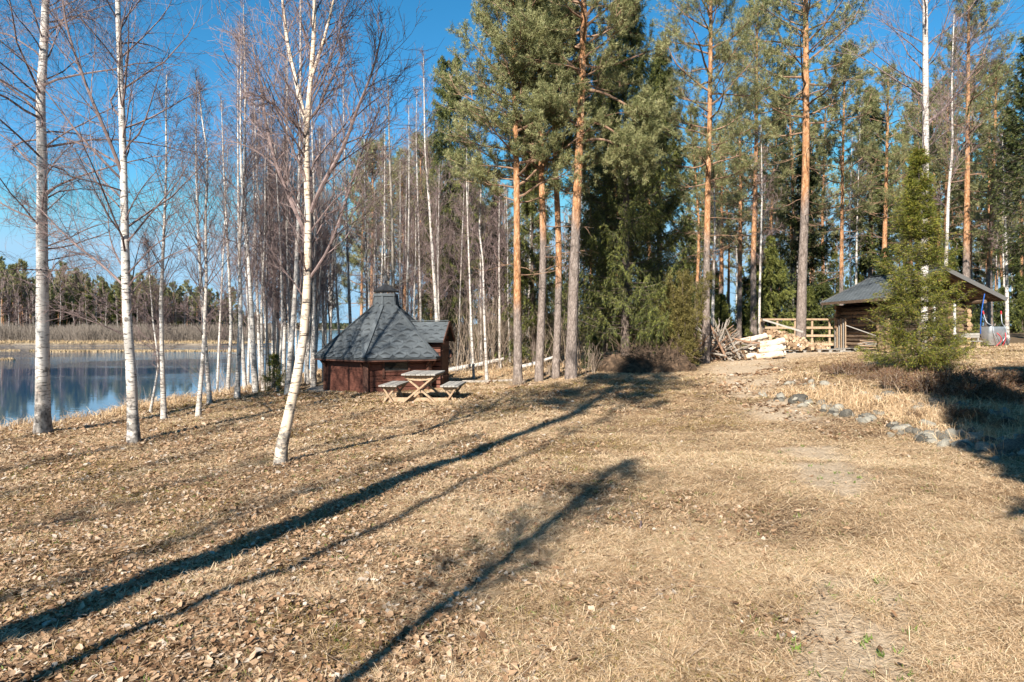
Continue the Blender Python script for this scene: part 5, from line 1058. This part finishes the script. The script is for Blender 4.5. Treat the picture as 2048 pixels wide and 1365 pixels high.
for k, (p0, p1, rd, lab) in enumerate([((1388, 699), (1452, 712), .045, 'long pale branch jutting left from the heap'), ((1418, 645), (1452, 716), .05, 'reddish pole leaning up the left of the heap'), ((1450, 655), (1480, 718), .05, 'brown pole leaning in the middle of the heap'), ((1468, 678), (1520, 688), .07, 'thick log lying right on the heap'), ((1484, 688), (1513, 692), .06, 'second thick log below it on the heap')]):
    a_, b_ = PX(*p0, 27.6), PX(*p1, 27.3); g = MB(); g.tube(smooth_path([a_ - b_, (a_ - b_) * .5 + r_.normal(0, .03, 3), (0, 0, 0)], 7), np.linspace(rd * .6, rd, 7), 8, wob=.04, t=.5); tag(g.build('branch', M['limb'] if k % 2 else M['deadwood'], loc=b_), lab, 'branch')

# the heap of earth and roots under the juniper
hp = np.array([4.75, 23.9, zg1(4.75, 23.9)]); e = thing('root_heap', 'dark heap of upturned earth and roots at the lawn edge below the juniper', 'earth heap', hp)
nu, nv = 70, 26; uu, vv = np.meshgrid(np.linspace(0, 2 * np.pi, nu, endpoint=False), np.linspace(0, 1, nv)); rr = np.sin(vv * np.pi / 2)
xx = 1.75 * rr * np.cos(uu); yy = .85 * rr * np.sin(uu); hh = .6 * np.cos(vv * np.pi / 2) ** .8 * (1 - .35 * np.cos(xx * 2.4 + .6)) + .22 * (vnoise(xx * 4 + 9, yy * 4 + 9, 2) - .5) + .14 * (vnoise(xx * 9 + 9, yy * 9 + 9, 3) - .5); hh -= .12 * vv
ii = np.arange(nu * nv).reshape(nv, nu); q = np.stack([ii[:-1], np.roll(ii[:-1], -1, 1), np.roll(ii[1:], -1, 1), ii[1:]], -1).reshape(-1, 4)[:, ::-1]
g = MB(); g.add(np.stack([xx, yy, hh], -1).reshape(-1, 3), q); g.build('earth', M['earth'], e)
r_ = np.random.default_rng(75); n = 260; g = MB(); P = np.stack([r_.normal(.1, .75, n), r_.normal(-.1, .4, n), r_.uniform(.1, .75, n)], 1); az = r_.random(n) * 6.28; an = r_.normal(1.3, .35, n); D = np.stack([np.cos(az) * np.sin(an), np.sin(az) * np.sin(an), np.cos(an)], 1)
p1, d1, a1 = grow(P, D, r_.uniform(.3, 1.1, n), np.full(n, .012), 5, .25, -.1, r_); add_br(g, p1, np.maximum(a1, .004), 4, np.repeat(r_.random(n), 5), 0); g.build('roots', M['rootwood'], e)['kind'] = 'stuff'
cr, _, _ = bush_mesh(60, .6, .6, 77, .004, 9, lean=1.25); o_ = cr.build('brushwood', M['rootwood'], e, loc=(.35, .1, .42)); o_['kind'] = 'stuff'

# fallen trunks among the trees
for (a_, b_, Yd, rd, mt, lab) in [((925, 771), (1046, 768), 23.6, .075, 'deadwood', 'pale fallen trunk lying on the lawn edge right of the picnic table'), ((890, 738), (1008, 722), 30, .13, 'birch', 'fallen birch trunk deeper in the grove'), ((1042, 724), (1108, 719), 29, .10, 'birch', 'short fallen birch trunk behind the four pines')]:
    A_, B_ = PX(*a_, Yd), PX(*b_, Yd); A_[2] = zg1(*A_[:2]) + rd * .8; B_[2] = zg1(*B_[:2]) + rd * .8 + (.35 if mt == 'birch' else 0); g = MB(); g.tube(smooth_path([A_ - A_, (B_ - A_) * .5 + [0, 0, -.03], B_ - A_], 14), np.linspace(rd, rd * .6, 14), 10, wob=.03); tag(g.build('fallen_trunk', M[mt], loc=A_, smooth=True), lab, 'fallen trunk')

# ------------------------------------------------------------------ field stones edging the bed
def stone_mesh(seed):
    rg = np.random.default_rng(seed); nu, nv = 14, 9; th = np.linspace(0, 2 * np.pi, nu, endpoint=False); ph = np.linspace(-np.pi / 2, np.pi / 2, nv)[1:-1]
    D = np.array([[math.cos(p) * math.cos(t), math.cos(p) * math.sin(t), math.sin(p)] for p in ph for t in th] + [[0, 0, -1], [0, 0, 1]])
    r = np.ones(len(D))
    for _ in range(9): c_ = norm(rg.standard_normal(3)); k = rg.uniform(.52, .9); d = D @ c_; r = np.minimum(r, np.where(d > .05, k / np.maximum(d, .05), 9))
    r *= 1 + .05 * rg.standard_normal(len(D)); V = D * r[:, None] * [1, .8 + .2 * rg.random(), .62 + .2 * rg.random()]
    m_ = len(ph); i = np.arange(nu); j = (i + 1) % nu; g = MB(); tt = rg.random()
    g.add(V, np.concatenate([np.stack([i + k * nu, j + k * nu, j + (k + 1) * nu, i + (k + 1) * nu], 1) for k in range(m_ - 1)]), tt)
    g.add(V, np.stack([np.full(nu, m_ * nu), j, i], 1), tt); g.add(V, np.stack([np.full(nu, m_ * nu + 1), i + (m_ - 1) * nu, j + (m_ - 1) * nu], 1), tt)
    return g.mesh('field_stone', [M['stone']], smooth=True)
SMs = [stone_mesh(700 + k) for k in range(12)]
r_ = np.random.default_rng(80)
low = [(1530, 790), (1556, 796), (1575, 799), (1600, 806), (1632, 808), (1650, 814), (1664, 823), (1680, 828), (1700, 836), (1722, 842), (1744, 847), (1765, 852), (1790, 858), (1815, 864), (1838, 872), (1860, 874), (1885, 882), (1908, 890), (1935, 898), (1965, 906), (1995, 912), (2025, 918), (2055, 926)]
up = [(1560, 768), (1588, 764), (1618, 768), (1648, 774), (1676, 786), (1704, 790), (1738, 792), (1770, 800), (1805, 806), (1840, 812), (1872, 816), (1905, 820), (1935, 824), (1965, 828), (2000, 838), (2035, 848)]
def row(poly, n, s0, s1, jit, lab, grp, big={}):
    obs = []; T = np.sort(r_.random(n)) * .15 + np.linspace(0, 1, n) * .85; pu = np.interp(T * (len(poly) - 1), range(len(poly)), [p[0] for p in poly]); pv = np.interp(T * (len(poly) - 1), range(len(poly)), [p[1] for p in poly])
    for k in range(n):
        p = hit(pu[k], pv[k] + 5); p[:2] += r_.normal(0, jit, 2); s_ = r_.uniform(s0, s1) * (1.5 if r_.random() < .18 else 1); p[2] = zg1(p[0], p[1]) + s_ * r_.uniform(.1, .42)
        o_ = bpy.data.objects.new('field_stone', SMs[int(r_.integers(12))]); C.objects.link(o_); o_.location = tuple(p); o_.scale = (s_ * r_.uniform(.9, 1.3), s_, s_ * r_.uniform(.8, 1.1)); o_.rotation_euler = (r_.normal(0, .25), r_.normal(0, .25), r_.uniform(0, 6.28)); tag(o_, 'x', 'stone', grp); obs.append(o_)
    number_left_to_right(obs, lab)
row(low, 98, .055, .13, .17, 'grey field stone in the front row edging the heath bed, %s from the left', 'stones of the front row')
row(up, 36, .06, .14, .18, 'lichen grey field stone in the back row of the heath bed, %s from the left', 'stones of the back row')
row([(1850, 870), (1900, 862), (1950, 870), (2000, 880), (2045, 885)], 22, .06, .13, .25, 'loose shaded stone between the two rows of the bed, %s from the left', 'loose stones between the rows')

# heather and small plants of the bed
HB = [];
for k in range(4):
    cr, p2, d2 = bush_mesh(60, .42, .34, 720 + k, .004, 9, lean=.5); me = None; n = p2.shape[0] * 3; A = p2[:, 1:].reshape(-1, 3); Dd = d2[:, 1:].reshape(-1, 3); rg = np.random.default_rng(k)
    A = np.repeat(A, 3, 0); Dd = np.repeat(Dd, 3, 0); cr.blades(A + rg.normal(0, .015, A.shape), norm(Dd + rg.normal(0, .4, A.shape)), .035, .014, rg.random(len(A)), 1); HB.append(cr.mesh('heather_bush', [M['greytwig'], M['heath']]))
r_ = np.random.default_rng(81); obs = []
for (u, v, s_) in [(1700, 752, 1.0), (1660, 748, .8), (1735, 762, .9), (1800, 776, 1.3), (1830, 782, 1.2), (1862, 782, 1.4), (1898, 788, 1.3), (1930, 800, 1.2), (1960, 796, 1.3), (1990, 806, 1.1), (2020, 800, 1.3), (2045, 815, 1.2), (1975, 775, 1.0), (2015, 772, 1.0), (1940, 772, 1.0), (1900, 768, 1.0), (2040, 780, 1.0), (1780, 756, .9), (1755, 745, .8), (1835, 840, .6), (1930, 848, .7), (2000, 858, .6), (1680, 738, .7)]:
    p = hit(u, v); o_ = bpy.data.objects.new('heather_bush', HB[int(r_.integers(4))]); C.objects.link(o_); o_.location = tuple(p); o_.rotation_euler = (0, 0, r_.uniform(0, 6)); s_ *= r_.uniform(.6, 1.15); o_.scale = (s_ * .95, s_ * .95, s_ * r_.uniform(.5, .8)); tag(o_, 'x', 'heather', 'heather bushes of the stone edged bed'); obs.append(o_)
number_left_to_right(obs, 'brown red heather bush in the stone edged bed, %s from the left')
for k, (u, v, h_, lab) in enumerate([(1172, 752, 1.0, 'bare brown shrub beside the thickest pine'), (1105, 752, .5, 'low dry shrub between the lawn edge pines'), (1033, 772, .35, 'small dry tuft at the foot of the leftmost lawn edge pine'), (268, 800, .9, 'bare osier twigs at the water edge behind the second birch'), (445, 780, 1.4, 'bare willow shrub at the bank among the birches'), (520, 778, .8, 'small bare shrub beside the young bank spruce')]):
    p = hit(u, v) if u > 600 else on(u, [19.5, 23.5, 23][k - 3]); cr, _, _ = bush_mesh(26, h_, .25 * h_ + .1, 730 + k, .004, 7, lean=.45); tag(cr.build('bare_shrub', M['greytwig'], loc=p), lab, 'shrub')
s_ = MB(); P = [hit(1262, 985), hit(1258, 1000), hit(1268, 1020), hit(1283, 1042), hit(1281, 1062)]; P = smooth_path(np.array(P) + [0, 0, .02], 16); P[-3:, 2] += .03; s_.tube(P - P[0], np.linspace(.005, .009, 16), 6); tag(s_.build('bent_twig', M['twig'], loc=P[0]), 'thin dark bent twig lying on the sunny lawn', 'twig')

# ------------------------------------------------------------------ grass, leaves
def spots(n, y0, y1, pw, seed, u0=-250, u1=2300):
    r_ = np.random.default_rng(seed); f = r_.random(n); a = 1 - pw
    Yd = (y0 ** a + f * (y1 ** a - y0 ** a)) ** (1 / a) if abs(a) > 1e-6 else y0 * (y1 / y0) ** f
    x = (r_.uniform(u0, u1, n) - 1024) / F * Yd; k = sdist(x, Yd) > -.15; return x[k], Yd[k], r_
def is_clear(x, y): return ~((np.abs(x - HX) < 2.1) & (np.abs(y - HY) < 2.1))
x, y, r_ = spots(1500000, 2.9, 30, 1.0, 90); k = is_clear(x, y); x, y = x[k], y[k]
dn_ = vnoise(x * 1.3, y * 1.3, 20) * .38 + vnoise(x * .45, y * .45, 21) * .4 + vnoise(x * 4.1, y * 4.1, 25) * .22 + .12 * np.clip((x / np.maximum(y, 3)) * 1.2, -1, 1)
k = r_.random(len(x)) < np.clip((dn_ - .33) * 4.0, .30, 1) * (1 - .96 * track(x, y)) * (1 - .62 * np.clip(.75 - x / np.maximum(y, 3) * 1.6 - .5 * vnoise(x * 1.1, y * 1.1, 30), 0, 1) * np.clip(1.6 - y / 14, .25, 1)); x, y, dn_ = x[k], y[k], dn_[k]; n = len(x); z = zg(x, y)
flow = 6.28 * vnoise(x * .45, y * .45, 23) + r_.normal(0, 1.5, n); el = np.abs(r_.normal(.05, .16, n)); L = r_.uniform(.06, .19, n) * (1 + .03 * y); wd = (.0010 + .0008 * r_.random(n)) * np.maximum(1, y / 4.5)
D1 = np.stack([np.cos(flow) * np.cos(el), np.sin(flow) * np.cos(el), np.sin(el)], 1); D2 = norm(D1 + np.stack([r_.normal(0, .25, n), r_.normal(0, .25, n), -.25 - el], 1))
P0 = np.stack([x, y, z + .004 + .026 * r_.random(n)], 1); sdv = norm(np.cross(D1, [0, 0, 1.])) * wd[:, None] / 1; P1 = P0 + D1 * (L * .55)[:, None]; P2 = P1 + D2 * (L * .45)[:, None]
V = np.stack([P0 - sdv, P0 + sdv, P1 - sdv * .8, P1 + sdv * .8, P2], 1).reshape(-1, 3); b5 = np.arange(n)[:, None] * 5
g = MB(); tt = np.clip(.34 + .75 * (dn_ - .38) + .27 * r_.standard_normal(n), 0, .93); tt = np.where(r_.random(n) < .012, 1.0, tt); g.add(V, b5 + [0, 1, 3, 2], tt); g.f.append((b5 + [2, 3, 4], tt, np.zeros(n, int)))
tag(g.build('dry_grass', M['blade']), 'flattened dry straw grass covering the lawn', kind='stuff')
x, y, r_ = spots(330000, 2.9, 24, 1.1, 99); mo = vnoise(x * .55 + 3, y * .55, 50) * .5 + vnoise(x * 2.2, y * 2.2, 51) * .5; k = r_.random(len(x)) < np.clip((mo - .48) * 5, 0, 1) * (1 - track(x, y)); x, y = x[k], y[k]; n = len(x)
g = MB(); g.blades(np.stack([x, y, zg(x, y) + .008 + .02 * r_.random(n)], 1), norm(np.stack([r_.normal(0, .8, n), r_.normal(0, .8, n), np.ones(n)], 1)), r_.uniform(.012, .03, n) * np.maximum(1, y / 8), .006 * np.maximum(1, y / 6), np.clip(r_.normal(.5, .25, n), 0, 1))
tag(g.build('lawn_moss', M['moss']), 'olive brown moss patches between the straw', kind='stuff')
# taller tufts at bank, bed and trunk feet
def tufts(cent, n_each, h_, spread, seed):
    r_ = np.random.default_rng(seed); g = MB()
    c_ = np.repeat(cent, n_each, 0); n = len(c_); x = c_[:, 0] + r_.normal(0, spread, n); y = c_[:, 1] + r_.normal(0, spread, n); z = zg(x, y) - .01; az = r_.random(n) * 6.28; el = r_.normal(1.0, .35, n); L = h_ * r_.uniform(.4, 1.1, n)
    D1 = np.stack([np.cos(az) * np.cos(el), np.sin(az) * np.cos(el), np.sin(el)], 1); D2 = norm(D1 + np.stack([np.cos(az) * .5, np.sin(az) * .5, r_.normal(-.7, .35, n)], 1)); P0 = np.stack([x, y, z], 1); P1 = P0 + D1 * (L * .55)[:, None]; P2 = P1 + D2 * (L * .5)[:, None]
    w_ = (.0022 * np.maximum(1, y / 7))[:, None]; sdv = norm(np.cross(D1, r_.standard_normal((n, 3)))) * w_; V = np.stack([P0 - sdv, P0 + sdv, P1 - sdv * .8, P1 + sdv * .8, P2], 1).reshape(-1, 3); b5 = np.arange(n)[:, None] * 5
    tt = np.clip(r_.normal(.42, .22, n), 0, .93); g.add(V, b5 + [0, 1, 3, 2], tt); g.f.append((b5 + [2, 3, 4], tt, np.zeros(n, int))); return g
r_ = np.random.default_rng(91); yy = r_.uniform(9, 42, 260); xx = np.interp(yy, shore[:, 1], shore[:, 0]) + r_.uniform(-.15, 1.0, 260)
tag(tufts(np.stack([xx, yy], 1), 60, .38, .14, 92).build('bank_grass', M['blade']), 'taller dry grass hanging over the bank of the lake', kind='stuff')
cc = []
for u, v in zip(r_.uniform(1570, 1900, 90), r_.random(90)):
    c_ = hit(u, np.interp(u, [1570, 1900], [775, 815]) + v * np.interp(u, [1570, 1900], [18, 50])); cc.append(c_[:2])
for u, v in zip(r_.uniform(1850, 2060, 40), r_.random(40)): c_ = hit(u, 820 + 70 * v); cc.append(c_[:2])
for (u, v) in low + up:
    c_ = hit(u + r_.normal(0, 20), v - 5 + r_.normal(0, 3)); cc.append(c_[:2])
tag(tufts(np.array(cc), 38, .33, .16, 93).build('bed_grass', M['blade']), 'long pale dry grass between the stone rows', kind='stuff')
yy = r_.uniform(23, 40, 420); xx = r_.uniform(-9, 20, 420); k = (yy > np.interp(xx, [-9.5, -4, -1, 1, 3, 5, 7.5, 11, 15, 20], [24, 29, 26, 25, 24.5, 25, 28, 33, 36, 35])) & (sdist(xx, yy) > .3)
tag(tufts(np.stack([xx[k], yy[k]], 1), 45, .35, .3, 94).build('woodland_grass', M['blade']), 'rough dry grass and litter at the edge of the wood', kind='stuff')
# fallen leaves
x, y, r_ = spots(300000, 2.9, 26, 1.05, 95); k = is_clear(x, y); x, y = x[k], y[k]
dl = vnoise(x * 1.1, y * 1.1, 30) * .5 + vnoise(x * 3.5, y * 3.5, 31) * .35 - .42 * np.clip(x / np.maximum(y, 3) * 2.3 - .15, -.42, 1.1) - .012 * np.maximum(0, y - 8)
shadeb = (x > 5) & (y > 7) & (y < 22); dl = dl + .35 * shadeb
k = r_.random(len(x)) < np.clip((dl - .24) * 2.6, .012, .85); x, y = x[k], y[k]; n = len(x); z = zg(x, y) + .010 + .024 * r_.random(n)
s_ = (.008 + .020 * r_.random(n) ** 2.2) * np.maximum(1, y / 8); az = r_.random(n) * 6.28; nr = norm(np.stack([r_.normal(0, .45, n), r_.normal(0, .45, n), np.ones(n)], 1)); a1_ = norm(np.cross(nr, np.stack([np.cos(az), np.sin(az), np.zeros(n)], 1))); a2_ = np.cross(nr, a1_)
shp = np.array([(-1.15, 0), (-.55, .62), (.25, .70), (1.2, 0), (.25, -.70), (-.55, -.62)]); curl = r_.normal(.2, .35, n)
V = []
for kx, ky in shp: V.append(np.stack([x, y, z], 1) + a1_ * (s_ * kx * (1 + .30 * r_.standard_normal(n)))[:, None] + a2_ * (s_ * ky * (1 + .32 * r_.standard_normal(n)))[:, None] + nr * (s_ * curl * (abs(kx) * .5 + abs(ky)))[:, None])
V = np.stack(V, 1).reshape(-1, 3); b6 = np.arange(n)[:, None] * 6; tt = np.clip(r_.normal(.5, .27, n), 0, 1); g = MB(); g.add(V, b6 + [0, 1, 2, 3], tt); g.f.append((b6 + [0, 3, 4, 5], np.clip(tt + .06, 0, 1), np.zeros(n, int)))
tag(g.build('fallen_leaves', M['leaf']), 'brown and tan fallen leaves lying in the grass', kind='stuff')
# fresh green sprouts here and there
x, y, r_ = spots(1300, 3.3, 16, .8, 97); c_ = np.stack([x, y], 1); c_ = np.repeat(c_, 7, 0) + r_.normal(0, .018, (len(x) * 7, 2)); n = len(c_); P = np.stack([c_[:, 0], c_[:, 1], zg(c_[:, 0], c_[:, 1]) + .012], 1)
g = MB(); g.blades(P, norm(np.stack([r_.normal(0, .6, n), r_.normal(0, .6, n), np.ones(n) * .8], 1)), r_.uniform(.02, .045, n), .012, r_.random(n)); tag(g.build('green_sprouts', M['green']), 'tiny fresh green sprouts dotted over the lawn', kind='stuff')
# fine twigs dropped on the lawn
x, y, r_ = spots(900, 3.0, 15, 1.0, 98, -200, 1500); n = len(x); az = r_.random(n) * 6.28; P = np.stack([x, y, zg(x, y) + .02], 1); D = np.stack([np.cos(az), np.sin(az), np.zeros(n)], 1)
p1, d1, a1 = grow(P, D, r_.uniform(.06, .32, n), np.full(n, .003), 4, .2, 0, r_); g = MB(); add_br(g, p1, np.maximum(a1, .0012), 4, .5, 0); tag(g.build('dropped_twigs', M['greytwig']), 'fine dropped twigs scattered over the lawn', kind='stuff')
